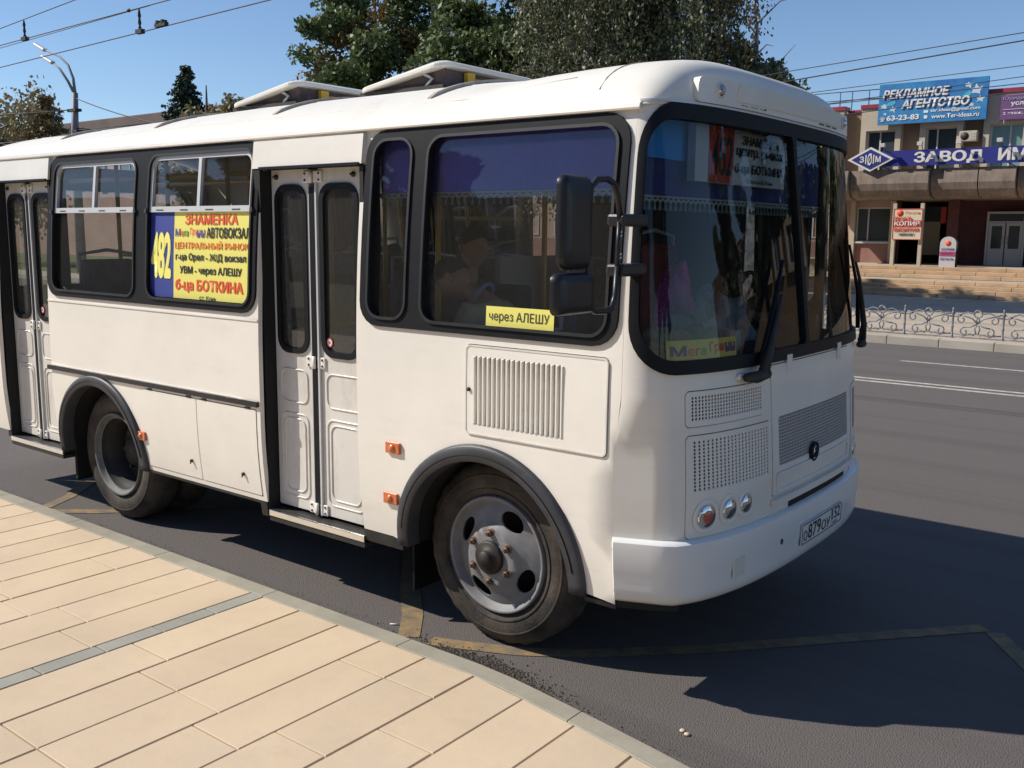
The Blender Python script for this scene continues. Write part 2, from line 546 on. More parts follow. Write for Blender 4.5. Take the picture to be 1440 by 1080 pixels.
# kerb stones
kx = [-3.39 - 1.07 * i for i in range(9)][::-1] + [-2.31, -1.24, -.19, .89, 1.95, 3.0, 4.0]
for x0, x1 in zip(kx[:-1], kx[1:]):
    n = 5; g = G()
    X = [x0 + .003 + (x1 - x0 - .006) * i / n for i in range(n + 1)]
    sec = [(0, -.02), (0, .122), (-.008, .13), (-.110, .13), (-.1135, .127), (-.1135, -.02)]
    v = [(x, kerb_out(x) + dy, z) for x in X for dy, z in sec]
    k = len(sec); f = [(i * k + j, i * k + j + 1, (i + 1) * k + j + 1, (i + 1) * k + j) for i in range(n) for j in range(k - 1)]
    f += [tuple(range(k)), tuple(n * k + j for j in range(k - 1, -1, -1))]
    g.add(v, f); g.ob('kerb_stone', KERB, PAVE)
# broken asphalt crumbs beside the kerb
random.seed(5)
g = G()
for i in range(2600):
    x = random.gauss(.10, .26) if i < 1500 else random.uniform(-6.5, 3.2); y = kerb_out(x) + .17 + abs(random.gauss(0, .055 if i < 1500 else .05)) + (.10 * max(0, .25 - abs(x - .1)) if i < 1500 else 0)
    r = random.uniform(.003, .012) if i < 1500 else random.uniform(.0015, .006)
    v = [(x + r * math.cos(a) * random.uniform(.7, 1.2), y + r * math.sin(a) * random.uniform(.7, 1.2), -.001) for a in (0, 1.57, 3.14, 4.71)] + [(x + random.uniform(-.3, .3) * r, y + random.uniform(-.3, .3) * r, r * random.uniform(.6, 1.1))]
    g.add(v, [(0, 1, 4), (1, 2, 4), (2, 3, 4), (3, 0, 4)])
tag(g.ob('gravel', mat('asphalt_crumbs', (.09, .075, .062), .9, var=.5, scale=90)), 'loose asphalt crumbs lying along the broken edge beside the kerb', 'gravel', kind='stuff')
g = G(); g.tube([(-.62, .0, .006), (-.575, .025, .006)], .004, 8)
tag(g.ob('cigarette_butt', WHTP), 'white cigarette butt on the asphalt by the kerb left of the front wheel', 'cigarette butt')
g = G()
for k, (x, y) in enumerate(((1.0, -.02), (1.03, -.035))): g.lathe([(.001, .0), (.012, .002), (.014, .007), (.008, .012), (.001, .013)], 8, M=Matrix.Translation((x + .2, y + .0, 0)))
tag(g.ob('litter', mat('pale_litter', (.6, .5, .33), .8)), 'small pale crumpled scrap on the sunlit asphalt below the bus front', 'litter')

# far side: kerb, pavement, fence, steps
CONC = mat('pale_concrete', (.40, .36, .30), .85, var=.12, scale=1.5, bump=.2, bscale=30, rnd=.05)
STONE = mat('tan_step_stone', (.46, .32, .20), .8, var=.14, scale=2.0, bump=.2, bscale=25, rnd=.08)
FPAV = mat('far_pavement', (.44, .37, .29), .85, var=.1, scale=.8)
FARP = sheet('far_pavement', -120, 80, 16.7, 30.7, .15, FPAV); tag(FARP, kind='structure')
for i in range(36):
    x0 = -29 + i * 1.0
    g = G(); g.box(x0 + .006, x0 + .994, 16.5, 16.72, -.02, .165); g.ob('kerb_stone', CONC, FARP, bevel=.012)
g = G(); g.box(-120, -29, 16.5, 16.72, -.02, .165); g.box(7, 80, 16.5, 16.72, -.02, .165); g.ob('kerb_run', CONC, FARP)
g = G(); g.box(-29, 7, 16.51, 16.71, -.03, .10); g.ob('kerb_bedding', MORT, FARP)
LAWN = mat('lawn_grass', (.06, .10, .03), .95, col2=(.13, .14, .05), scale=3, bump=.6, bscale=40)
tag(sheet('lawn', -120, -12.2, 19.0, 36, .156, LAWN), kind='structure')
random.seed(21)
g = G()
for i in range(9000):
    x = random.uniform(-34, -12.3); y = random.uniform(19.1, 26); h = random.uniform(.08, .22); a = random.uniform(0, 6.28); w = .03
    dx, dy = math.cos(a) * w, math.sin(a) * w
    g.add([(x - dx, y - dy, .15), (x + dx, y + dy, .15), (x + random.uniform(-.05, .05), y + random.uniform(-.05, .05), .15 + h)], [(0, 1, 2)])
tag(g.ob('grass', mat('grass_blades', (.09, .15, .04), .8, var=.4, scale=2)), 'rough green grass behind the far iron fence', 'grass', kind='stuff')

# steps to the entrance
STZ = [.15]
stairs = thing('entrance_stairs', 'wide tan stone steps with a landing halfway up to the factory entrance', 'stairs', (-4, 30.6, .15))
def flight(y0, z0, n, rise, run, xa, xb):
    for k in range(n):
        z1 = z0 + rise * (k + 1)
        xw = xa; random.seed(k * 7 + int(y0))
        while xw < xb:
            L = random.choice([1.3, 1.7, 2.1]); e = min(xw + L, xb)
            g = G(); g.box(xw + .006, e - .006, y0 + run * k, y0 + run * (k + 1) + .04, z1 - rise, z1)
            g.ob('step_slab', STONE, stairs, bevel=.015); xw = e
    return y0 + run * n, z0 + rise * n
yy_, zz_ = flight(30.6, .15, 4, .125, .38, -11.6, 3.2)
g = G(); g.box(-11.6, 3.2, yy_ + .045, 33.6, zz_ - .2, zz_ - .004); g.ob('landing', FPAV, stairs)
yy2, zz2 = flight(33.6, zz_, 3, .135, .38, -11.2, 3.2)
g = G(); g.box(-13.5, 12, yy2 + .045, 41.2, .15, zz2 - .003); g.ob('platform', FPAV, stairs)
PLZ = zz2
# cast-iron fence
IRON = mat('grey_painted_iron', (.20, .205, .23), .5, .3, var=.12, scale=20)
fence = thing('iron_fence', 'low grey cast iron fence with scrolled panels along the far kerb', 'fence', (-12, 17.15, .15))
def arc(cx, cz, r, a0, a1, n=9): return [(cx + r * math.cos(R(a0 + (a1 - a0) * i / n)), 0, cz + r * math.sin(R(a0 + (a1 - a0) * i / n))) for i in range(n + 1)]
def spiral(cx, cz, r0, r1, a0, a1, n=14): return [(cx + (r0 + (r1 - r0) * i / n) * math.cos(R(a0 + (a1 - a0) * i / n)), 0, cz + (r0 + (r1 - r0) * i / n) * math.sin(R(a0 + (a1 - a0) * i / n))) for i in range(n + 1)]
g = G(); rt = .0145
g.tube(arc(.465, .50, .075, 0, 360, 14), rt, 5)
for sx in (-1, 1):
    c = .465
    S_ = lambda pts: [(c + sx * (p[0]), p[1], p[2]) for p in pts]
    g.tube(S_([(.0, 0, .30), (.10, 0, .40), (.22, 0, .44), (.34, 0, .46)]), rt, 5)
    g.tube(S_(spiral(.30, .38, .09, .03, 90, -260)), rt, 5)
    g.tube(S_([(.0, 0, .30), (.12, 0, .24), (.24, 0, .22)]), rt, 5)
    g.tube(S_(spiral(.24, .14, .085, .03, 90, -250)), rt, 5)
    g.tube(S_([(.05, 0, .07), (.14, 0, .10), (.24, 0, .05), (.34, 0, .10)]), rt, 5)
    g.tube(S_([(.0, 0, .56), (.09, 0, .50), (.2, 0, .53), (.33, 0, .47), (.44, 0, .50)]), rt, 5)
    g.tube(S_([(.0, 0, .30), (.03, 0, .38), (.0, 0, .43)]), rt, 5)
    g.tube(S_([(.0, 0, .3), (.05, 0, .2), (.02, 0, .1)]), rt, 5)
g.tube([(.02, 0, .43), (.16, 0, .455)], rt, 5); g.tube([(.91, 0, .43), (.77, 0, .455)], rt, 5)
g.tube([(.02, 0, .09), (.2, 0, .07), (.465, 0, .10), (.73, 0, .07), (.91, 0, .09)], rt, 5)
panel_me = g.mesh('scroll_panel'); panel_me.materials.append(IRON)
g = G(); g.lathe([(.03, 0), (.03, .06), (.02, .07), (.02, .2), (.03, .22), (.02, .24), (.02, .46), (.032, .48), (.032, .52), (.018, .54), (.026, .57), (.02, .60), (.001, .62)], 8)
post_me = g.mesh('post'); post_me.materials.append(IRON)
for i in range(31):
    x = -24.25 + i * .93
    for me, nm in ((post_me, 'post'), (panel_me, 'scroll_panel')):
        if nm == 'scroll_panel' and i == 30: continue
        o = bpy.data.objects.new(nm, me); COL.objects.link(o); o.parent = fence; o.location = Vector((x, 17.15, .15)) - Vector(fence.location)

# ------------------------------------------------------------------ factory office building
BROWN = mat('brown_plaster', (.30, .21, .13), .85, var=.12, scale=1.2, bump=.1, bscale=20)
CREAM = mat('cream_plaster', (.50, .43, .33), .85, var=.06, scale=1.5)
PINK = mat('dusty_red_tiles', (.27, .14, .115), .75, var=.15, scale=1.5)
PINKL = mat('pale_pink_plaster', (.42, .28, .24), .85, var=.1, scale=.8)
MAROON = mat('maroon_wall', (.12, .045, .045), .8, var=.2, scale=2)
REDCAP = mat('red_metal_cap', (.30, .03, .05), .5, var=.1, scale=3)
WFR = mat('white_window_frame', (.55, .55, .55), .5)
WGL = mat('building_glass', (.05, .065, .07), .08, spec=.9)
WGL2 = mat('teal_blind_glass', (.16, .27, .27), .25, spec=.8)
CANOPY = mat('stained_concrete', (.24, .19, .155), .85, var=.2, scale=1.4, bump=.3, bscale=12)
grime(CANOPY, (.10, .07, .05), 2.5, .45, .7, (3, 1, .5), .6)
office = thing('office_building', 'two storey brown and cream factory office with a concrete canopy across the street', 'building', (-6, 38, 0))
YF = 38.0; ZT = 7.35; P0 = -11.05; PER = 2.36
g = G(); g.box(-36, -9.3, YF + .25, 52, 0, ZT - .1); g.box(-9.3, 46, YF + .25, 52, 3.6, ZT - .1); g.box(2.4, 46, YF + .25, 52, 0, 3.6); g.ob('wall', BROWN, office)
def window(x0, x1, z0, z1, y, parent, split=.4, gl=None, ft=.05):
    g = G(); g.box(x0, x1, y - .02, y + .1, z0, z0 + ft); g.box(x0, x1, y - .02, y + .1, z1 - ft, z1); g.box(x0, x0 + ft, y - .02, y + .1, z0 + ft, z1 - ft); g.box(x1 - ft, x1, y - .02, y + .1, z0 + ft, z1 - ft)
    xm = x0 + (x1 - x0) * split
    g.box(xm - ft / 2, xm + ft / 2, y - .02, y + .1, z0 + ft, z1 - ft)
    w = g.ob('window', WFR, parent)
    for a, b in ((x0 + ft, xm - ft / 2), (xm + ft / 2, x1 - ft)):
        q = G(); q.box(a, b, y + .04, y + .06, z0 + ft, z1 - ft); q.ob('pane', gl or WGL, w)
    return w
random.seed(3)
for i in range(-10, 21):
    x0 = P0 + i * PER; x1 = x0 + 1.62
    if x0 < -35.5: continue
    up = .25 if i % 4 == 2 else 0
    gx = (x0 + .22, x1 - .22)
    # cream bay standing proud of the brown wall, with a real opening
    g = G(); z0w, z1w = 4.75, 6.45
    g.box(x0, gx[0], YF - .12, YF + .26, 4.4, ZT + up); g.box(gx[1], x1, YF - .12, YF + .26, 4.4, ZT + up)
    g.box(gx[0], gx[1], YF - .12, YF + .26, z1w, ZT + up); g.box(gx[0], gx[1], YF - .12, YF + .26, 4.4, z0w)
    g.ob('window_bay', CREAM, office)
    g = G(); g.box(x0 - .04, x1 + .04, YF - .17, YF + .5, ZT + up + .002, ZT + up + .16); g.ob('parapet_cap', REDCAP, office)
    if not up:
        g = G(); g.box(x1 + .045, x0 + PER - .045, YF + .2, YF + .6, ZT - .1, ZT + .02); g.ob('parapet_cap', REDCAP, office)
    window(gx[0], gx[1], z0w, z1w, YF + .12, office, random.choice([.35, .6, .45]), WGL2 if i in (2, 6, 9) else WGL)
# ground floor: left wing with pilasters and a wide window, then the deep entrance
g = G(); g.box(-36, -9.5, YF + .02, YF + .24, 0, 1.9); g.ob('plinth', PINK, office)
g = G(); g.box(-36, -11.1, YF + .02, YF + .24, 1.9, 3.34); g.box(-36, -9.5, YF + .02, YF + .24, 3.34, 4.38); g.ob('lower_wall', PINKL, office)
for x in (-11.25, -9.62): g = G(); g.box(x, x + .2, YF - .14, YF + .02, 1.0, 3.6); g.ob('pilaster', CREAM, office)
window(-11.05, -9.62, 1.92, 3.34, YF + .1, office, .34)
g = G(); g.box(-11.1, -9.6, YF - .1, YF + .02, 1.86, 1.93); g.ob('window_sill', WFR, office)
for k in range(9): window(-34.5 + k * 2.6, -32.9 + k * 2.6, 2.05, 3.2, YF + .0, office, .5)
g = G(); g.box(-9.3, 2.4, 41.0, 41.2, PLZ - .3, 3.62); g.ob('entrance_wall', MAROON, office)
g = G(); g.box(-9.5, -9.3, YF + .24, 41.0, PLZ - .3, 3.62); g.ob('entrance_side_wall', MAROON, office); g = G(); g.box(2.4, 2.6, YF + .24, 41, PLZ - .3, 3.6); g.ob('entrance_side_wall', MAROON, office)
for x in (-7.35, -3.6, 0): g = G(); g.box(x, x + .42, YF - .3, YF + .2, PLZ, 3.62); g.ob('column', MAROON, office, bevel=.02)
g = G(); g.box(-8.75, -8.05, 39.5, 39.6, PLZ + .35, 2.78); g.ob('notice_board', mat('beige_board', (.42, .36, .26), .8), office)
g = G(); g.box(-8.75, -8.05, 39.5, 39.6, 2.8, 3.4); g.ob('dark_window', WGL, office)
g = G(); g.box(-7.75, -7.55, 38.3, 38.36, 2.7, 3.35); g.ob('red_sign', mat('red_sign', (.42, .04, .02), .6), office)
# white double door
dr = G(); dx0, dx1, dz0, dz1, dy = -6.0, -4.62, PLZ, 3.15, 38.2
for a, b, c, d in ((dx0, dx1, dz1 - .08, dz1), (dx0, dx0 + .08, dz0, dz1 - .08), (dx1 - .08, dx1, dz0, dz1 - .08), (dx0 + .08, dx1 - .08, 2.72, 2.78)): dr.box(a, b, dy, dy + .1, c, d)
DRF = mat('white_door_paint', (.42, .42, .43), .5)
dro = dr.ob('door_frame', DRF, office)
for a, b in ((dx0 + .09, -5.33), (-5.29, dx1 - .09)):
    g = G(); g.box(a, b, dy + .02, dy + .07, dz0, 1.72); g.box(a, a + .1, dy + .02, dy + .07, 1.72, 2.71); g.box(b - .1, b, dy + .02, dy + .07, 1.72, 2.71); g.box(a + .1, b - .1, dy + .02, dy + .07, 2.6, 2.71)
    d1 = g.ob('door', DRF, office); q = G(); q.box(a + .1, b - .1, dy + .04, dy + .05, 1.72, 2.6); q.ob('pane', WGL, d1)
    q = G(); q.tube([((a + b) / 2 + (.2 if a < -5.5 else -.2), dy - .03, 1.9), ((a + b) / 2 + (.2 if a < -5.5 else -.2), dy - .03, 2.2)], .015, 6); q.ob('handle', ALU, d1)
q = G(); q.box(dx0 + .08, dx1 - .08, dy + .04, dy + .05, 2.78, dz1 - .08); q.ob('pane', WGL, dro)
g = G(); g.box(dx0 - 1.4, dx1 + 3.4, 38.75, 38.85, PLZ, 3.6); g.ob('entrance_screen', MAROON, office)
# canopy: bulged concrete troughs side by side
prof = [(38.0, 3.62), (35.9, 3.58), (35.35, 3.66), (35.05, 3.9), (34.97, 4.15), (35.0, 4.45), (35.05, 4.68), (35.6, 4.70), (38.0, 4.70)]
cx = -12.4; k = 0
for w in [1.95, .52, 2.5, .5, 1.2, 1.25, .55, 2.5, .5, 1.2, 1.25, .55, 2.5, .5, 2.5, .5, 2.5]:
    inset = .0 if w > .6 else .22
    g = G(); a, b = cx + .02, cx + w - .02
    pr = [(y + inset if y < 37 else y, z) for y, z in prof]
    n = len(pr); g.add([(a, y, z) for y, z in pr] + [(b, y, z) for y, z in pr], [(i, i + 1, n + i + 1, n + i) for i in range(n - 1)] + [tuple(range(n - 1, -1, -1)), tuple(n + i for i in range(n))], smooth=False)
    g.ob('canopy_segment', CANOPY, office); cx += w
# rooftop rail
g = G()
for x in (-12.0, -11.5, -10.8, -10.3): g.tube([(x, 37.9, ZT), (x, 37.9, 8.1)], .02, 5)
for z in (7.75, 8.1): g.tube([(-14, 37.9, z), (-10.3, 37.9, z)], .018, 5)
g.ob('roof_rail', DARKM, office)

# signs on the office
FX = lambda x, z, off=0: (x, SY - off, z)
NAVY = mat('navy_sign', (.025, .03, .22), .45, var=.06, scale=2)
LETW = mat('white_letters', (.72, .70, .66), .5)
SY = 35.0 - .12
sgn = thing('factory_name_sign', 'long navy blue sign board with white letters on the canopy edge', 'sign', (-6.5, 35, 4.75))
g = G(); g.box(-9.6, -1.0, 34.9, 35.02, 4.79, 5.36); g.ob('board', NAVY, sgn)
SY = 34.9
def blockletters(t, x0, x1, z0, z1, par, m, bold=.03, depth=.0): return lettering(t, (x0, x1, z0, z1), FX, m, par, off=.012, bold=bold)
blockletters('ЗАВОД', -7.99, -5.58, 4.82, 5.29, sgn, LETW, .035)
blockletters('ИМ', -5.1, -4.15, 4.87, 5.31, sgn, LETW, .035)
g = G()
for x in (-9.4, -8.0, -6.4, -5.0, -3.5, -2): g.tube([(x, 35.03, 4.69), (x, 35.03, 4.9)], .02, 5); g.tube([(x, 35.03, 4.9), (x + .35, 35.6, 4.71)], .018, 5)
g.ob('bracket', DARKM, sgn)
dia = thing('diamond_emblem', 'blue diamond emblem edged in white at the left end of the navy sign', 'emblem', (-9.58, 34.8, 5.07))
DC = (-9.58, 5.07)
def diamond(rx, rz, y0, y1, m, nm):
    g = G(); v = [(DC[0] - rx, 0, DC[1]), (DC[0], 0, DC[1] - rz), (DC[0] + rx, 0, DC[1]), (DC[0], 0, DC[1] + rz)]
    g.add([(a, y0, c) for a, b, c in v] + [(a, y1, c) for a, b, c in v], [(0, 1, 2, 3), (7, 6, 5, 4)] + [(i, 4 + i, 4 + (i + 1) % 4, (i + 1) % 4) for i in range(4)])
    return g.ob(nm, m, dia)
diamond(.88, .46, 34.82, 34.895, LETW, 'rim'); diamond(.72, .375, 34.805, 34.818, NAVY, 'field')
SY = 34.80
lettering('З', (-9.98, -9.80, 4.95, 5.19), FX, LETW, dia, off=.008, bold=.03)
lettering('I', (-9.76, -9.71, 4.90, 5.24), FX, LETW, dia, off=.008, bold=.03)
lettering('Ø', (-9.68, -9.50, 4.84, 5.30), FX, LETW, dia, off=.008, bold=.02)
lettering('I', (-9.47, -9.42, 4.90, 5.24), FX, LETW, dia, off=.008, bold=.03)
lettering('М', (-9.38, -9.17, 4.95, 5.19), FX, LETW, dia, off=.008, bold=.03)
# advertising board
AD = mat('blue_advert', (.02, .14, .42), .5, col2=(.04, .26, .50), scale=1.2)
ADW = mat('pale_advert', (.55, .65, .72), .5)
ad = thing('advertising_board', 'big blue advertising board with white headline above the factory sign', 'billboard', (-8.2, 37.5, 6.6))
g = G(); g.box(-10.28, -6.2, 37.55, 37.68, 6.63, 8.22); g.ob('board', AD, ad)
SY = 37.55
g = G(); y_ = 37.545
random.seed(9)
def splash(cx, cz, r, n=11, sq=.7):
    pts = [(cx + r * (1 if i % 2 else .5) * math.cos(i * math.pi * 2 / n) * random.uniform(.7, 1.2), y_, cz + sq * r * (1 if i % 2 else .5) * math.sin(i * math.pi * 2 / n) * random.uniform(.7, 1.2)) for i in range(n)]
    g.add([(cx, y_, cz)] + pts, [(0, 1 + (i + 1) % n, 1 + i) for i in range(n)])
for q in ((-10.02, 7.75, .22), (-10.05, 7.35, .2), (-9.7, 7.22, .2), (-6.6, 7.75, .3), (-6.45, 7.4, .22), (-6.9, 7.95, .2), (-6.75, 7.2, .14), (-10.0, 7.05, .1)): splash(*q)
g.ob('splash_print', ADW, ad)
g = G(); y_ = 37.543
for q in ((-9.75, 7.45, .34, 5, .5), (-6.9, 7.6, .25, 5, .6)): splash(*q)
g.ob('splash_print', mat('aqua_print', (.08, .42, .55), .5), ad)
ADD = mat('navy_outline', (.02, .03, .12), .5)
for t, bx in (('РЕКЛАМНОЕ', (-10.12, -7.58, 7.63, 7.98)), ('АГЕНТСТВО', (-9.38, -6.82, 7.21, 7.56))):
    lettering(t, (bx[0] + .03, bx[1] + .05, bx[2] - .04, bx[3] - .02), FX, ADD, ad, off=.012, bold=.06, shear=.2)
    lettering(t, bx, FX, WHT, ad, off=.02, bold=.045, shear=.2)
lettering('63-23-83', (-9.93, -8.66, 6.77, 6.98), FX, WHT, ad, off=.012, bold=.04)
lettering('ter.ideas@gmail.com', (-8.25, -6.42, 6.98, 7.15), FX, WHT, ad, off=.012, bold=.02)
lettering('www.Ter-ideas.ru', (-8.2, -6.45, 6.76, 6.93), FX, WHT, ad, off=.012, bold=.02)
lettering('☎', (-10.2, -9.99, 6.74, 6.93), FX, WHT, ad, off=.012, bold=.02)
g = G(); g.box(-8.5, -8.33, 37.535, 37.549, 7.0, 7.1); g.box(-8.48, -8.35, 37.535, 37.549, 6.78, 6.9); g.ob('icon_print', WHT, ad)
PURP = mat('purple_board', (.16, .07, .20), .5)
pb = thing('legal_services_board', 'purple board with white words at the right edge of the roofline', 'sign', (-4.5, 37.6, 6.6))
g = G(); g.box(-5.75, -2.9, 37.7, 37.8, 6.58, 7.48); g.ob('board', PURP, pb)
SY = 37.7
lettering('Юридические', (-5.68, -4.2, 7.26, 7.42), FX, mat('lilac_print', (.35, .28, .45), .5), pb, off=.01, bold=.02)
lettering('услуги', (-5.4, -4.55, 7.05, 7.22), FX, WHT, pb, off=.01, bold=.02)
g = G(); g.box(-5.65, -3.0, 37.68, 37.694, 6.94, 6.955); g.ob('rule_print', WHT, pb)
lettering('2 этаж, офис', (-5.65, -4.4, 6.74, 6.86), FX, WHT, pb, off=.01, bold=.015)
# air conditioner and small floodlights
ac = thing('air_conditioner', 'cream air conditioner box hung on the brown wall below the blue board', 'air conditioner', (-6.85, 37.9, 5.85))
g = G(); g.box(-7.15, -6.5, 37.7, 38.1, 5.84, 6.24); g.ob('casing', CREAM, ac, bevel=.02)
g = G(); g.lathe([(.15, 0), (.15, .01), (.01, .012)], 16, M=Matrix.Translation((-6.95, 37.7, 6.04)) @ Matrix.Rotation(R(90), 4, 'X')); g.ob('fan_grille', DARKM, ac)
g = G(); [g.box(-6.72, -6.53, 37.69, 37.7, 5.9 + .06 * k, 5.93 + .06 * k) for k in range(5)]; g.ob('vent', WFR, ac)
fl = None
FLPOS = [(-9.05, 'above the emblem end of the navy sign'), (-7.7, 'above the first letters of the navy sign'), (-6.35, 'above the last letters of the sign word'), (-5.0, 'above the right end of the navy sign')]
for x, wh in FLPOS:
    if fl is None:
        fl = thing('floodlight', 'x', 'floodlight', (x, 34.8, 5.36), 'floodlights over the factory sign')
        g = G(); g.tube([(0, .1, 0), (0, 0, .12), (0, -.25, .18)], .015, 5); g.ob('arm', DARKM, fl, True)
        g = G(); g.box(-.09, .09, -.36, -.2, .12, .26); g.ob('lamp_head', WFR, fl, True, .01)
        fl['label'] = 'small floodlight ' + wh
    else: dup(fl, (x, 34.8, 5.36), None, 'small floodlight ' + wh)
# print shop stand
st = thing('print_shop_stand', 'cream and red print shop board on two pale legs at the top of the steps', 'sign', (-8.05, 34.95, PLZ))
for x in (-8.62, -7.62): g = G(); g.box(x, x + .13, 34.9, 35.03, PLZ, 3.4); g.ob('leg', CREAM, st)
g = G(); g.box(-8.56, -7.5, 34.8, 34.89, 2.04, 3.2); g.ob('board', mat('cream_print', (.66, .60, .45), .6), st)
SY = 34.8
g = G(); g.box(-8.56, -7.5, 34.785, 34.797, 2.52, 2.76); 
for a in ((-8.56, -7.5, 3.18, 3.2), (-8.56, -7.5, 2.04, 2.06), (-8.56, -8.54, 2.06, 3.18), (-7.52, -7.5, 2.06, 3.18)): g.box(a[0], a[1], 34.785, 34.797, a[2], a[3])
g.ob('red_band', mat('red_band', (.55, .05, .04), .6), st)
lettering('ПЕЧАТЬ', (-8.5, -7.85, 2.78, 2.9), FX, REDT, st, off=.02, bold=.03)
lettering('КОПИЯ', (-8.5, -7.58, 2.56, 2.72), FX, WHT, st, off=.02, bold=.03)
lettering('ВИЗИТКИ', (-8.5, -7.6, 2.35, 2.49), FX, REDT, st, off=.02, bold=.03)
lettering('ПЕРЕПЛЕТ', (-8.32, -7.75, 2.2, 2.28), FX, BLKT, st, off=.02, bold=.02)
lettering('Печати', (-8.12, -7.6, 3.0, 3.1), FX, REDT, st, off=.02, bold=.01)
g = G(); g.lathe([(.001, .0), (.12, .0), (.12, .01), (.001, .011)], 12, M=Matrix.Translation((-8.32, 34.795, 3.04)) @ Matrix.Rotation(R(90), 4, 'X')); g.ob('round_print', REDT, st)
af = thing('pavement_sign', 'white and pink round-topped sandwich board on the entrance platform', 'sign', (-6.5, 35, PLZ))
def arch_board(x0, x1, z0, z1, y, m, nm):
    pts = [(x0, z0), (x1, z0), (x1, z1 - .25)] + [((x0 + x1) / 2 + (x1 - x0) / 2 * math.cos(R(a)), z1 - .25 + .25 * math.sin(R(a))) for a in range(15, 180, 15)] + [(x0, z1 - .25)]
    n = len(pts); g = G(); g.add([(x, y, z) for x, z in pts] + [(x, y + .04, z) for x, z in pts], [tuple(range(n)), tuple(range(2 * n - 1, n - 1, -1))] + [(i, n + i, n + (i + 1) % n, (i + 1) % n) for i in range(n)])
    return g.ob(nm, m, af)
arch_board(-6.78, -6.22, PLZ, 2.17, 34.72, mat('white_board', (.52, .50, .52), .6), 'front_panel'); arch_board(-6.78, -6.22, PLZ, 2.15, 35.0, DARKM, 'rear_panel')
g = G(); g.box(-6.77, -6.23, 34.70, 34.716, 1.47, 1.62); g.ob('pink_band', mat('pink_band', (.40, .06, .16), .6), af)
SY = 34.71
lettering('КОПИЯ', (-6.72, -6.28, 1.66, 1.75), FX, PURT, af, off=.006, bold=.02); lettering('ПЕЧАТЬ', (-6.74, -6.26, 1.3, 1.39), FX, PURT, af, off=.006, bold=.02)
lettering('ПЕРЕПЛЕТ', (-6.72, -6.28, 1.5, 1.58), FX, WHT, af, off=.01, bold=.01)
g = G(); g.lathe([(.001, .0), (.1, .0), (.1, .01), (.001, .011)], 10, M=Matrix.Translation((-6.5, 34.716, 1.93)) @ Matrix.Rotation(R(90), 4, 'X')); g.ob('round_print', REDT, af)
# stone flower bowl at the left end of the steps
fb = thing('stone_planter', 'grey stone flower bowl at the left end of the upper steps', 'planter', (-11.2, 34.2, .6))
g = G(); g.lathe([(.25, 0), (.22, .12), (.3, .3), (.75, .62), (.8, .68), (.7, .68), (.01, .62)], 18, M=Matrix.Translation((-11.0, 34.2, .62))); g.ob('bowl', CONC, fb)

# long workshop with brown roof on the left
hall = thing('workshop_building', 'long workshop with a flat brown roof edge behind the bus roof at left', 'building', (-68, 36, 0))
g = G(); g.box(-150, -38.5, 34.4, 60, 0, 9.15); g.ob('wall', PINKL, hall)
g = G(); g.box(-150.4, -38, 34, 60.4, 9.15, 9.82); g.ob('roof', mat('brown_roof_edge', (.13, .09, .08), .8, var=.15, scale=.6), hall, bevel=.05)
for k in range(22): window(-140 + k * 4.6, -137.4 + k * 4.6, 5.2, 7.6, 34.3, hall, .5)

# building and trees on the camera's own side of the street (they show in the bus windows)
bk = thing('street_building', 'pale rendered building on the near side of the street mirrored in the bus glass', 'building', (-30, -30, 0))
g = G(); g.box(-95, 30, -44, -30, 0, 9.2); g.ob('wall', mat('ochre_render', (.62, .42, .32), .85, var=.1, scale=.5), bk)
g = G(); g.box(-95.5, 30.5, -44.5, -29.5, 9.2, 9.7); g.box(-70, -62, -40, -33, 9.7, 11.5); g.box(-40, -36, -40, -33, 9.7, 11); g.ob('roof', mat('dark_roof', (.08, .07, .07), .8), bk)
for k in range(34):
    for z in (1.4, 5.2): window(-93 + k * 3.6, -91.2 + k * 3.6, z, z + 2.1, -30.14, bk, .5)

# ================================================================== TREES
BARK = mat('dark_bark', (.05, .042, .035), .9, var=.3, scale=6, bump=.6, bscale=12)
BARKW = mat('birch_bark', (.62, .58, .54), .8, col2=(.20, .18, .16), scale=5)
def leafmat(name, c, c2, trans=.25):
    m = mat(name, c, .55, col2=c2, scale=.9, detail=3)
    n, l = m.node_tree.nodes, m.node_tree.links
    b = n['Principled BSDF']; t = n.new('ShaderNodeBsdfTranslucent'); mx = n.new('ShaderNodeMixShader'); mx.inputs[0].default_value = trans
    l.new(b.inputs['Base Color'].links[0].from_socket, t.inputs[0])
    l.new(b.outputs[0], mx.inputs[1]); l.new(t.outputs[0], mx.inputs[2]); l.new(mx.outputs[0], n['Material Output'].inputs[0])
    return m
LEAF = leafmat('maple_leaves', (.070, .105, .035), (.135, .175, .060))
LEAFB = leafmat('browned_leaves', (.17, .10, .035), (.21, .155, .055))
LEAFG = leafmat('birch_leaves', (.10, .115, .055), (.17, .175, .09))
LEAFA = leafmat('autumn_leaves', (.28, .19, .10), (.20, .20, .09))
NEED = leafmat('spruce_needles', (.018, .04, .022), (.035, .065, .035), .1)
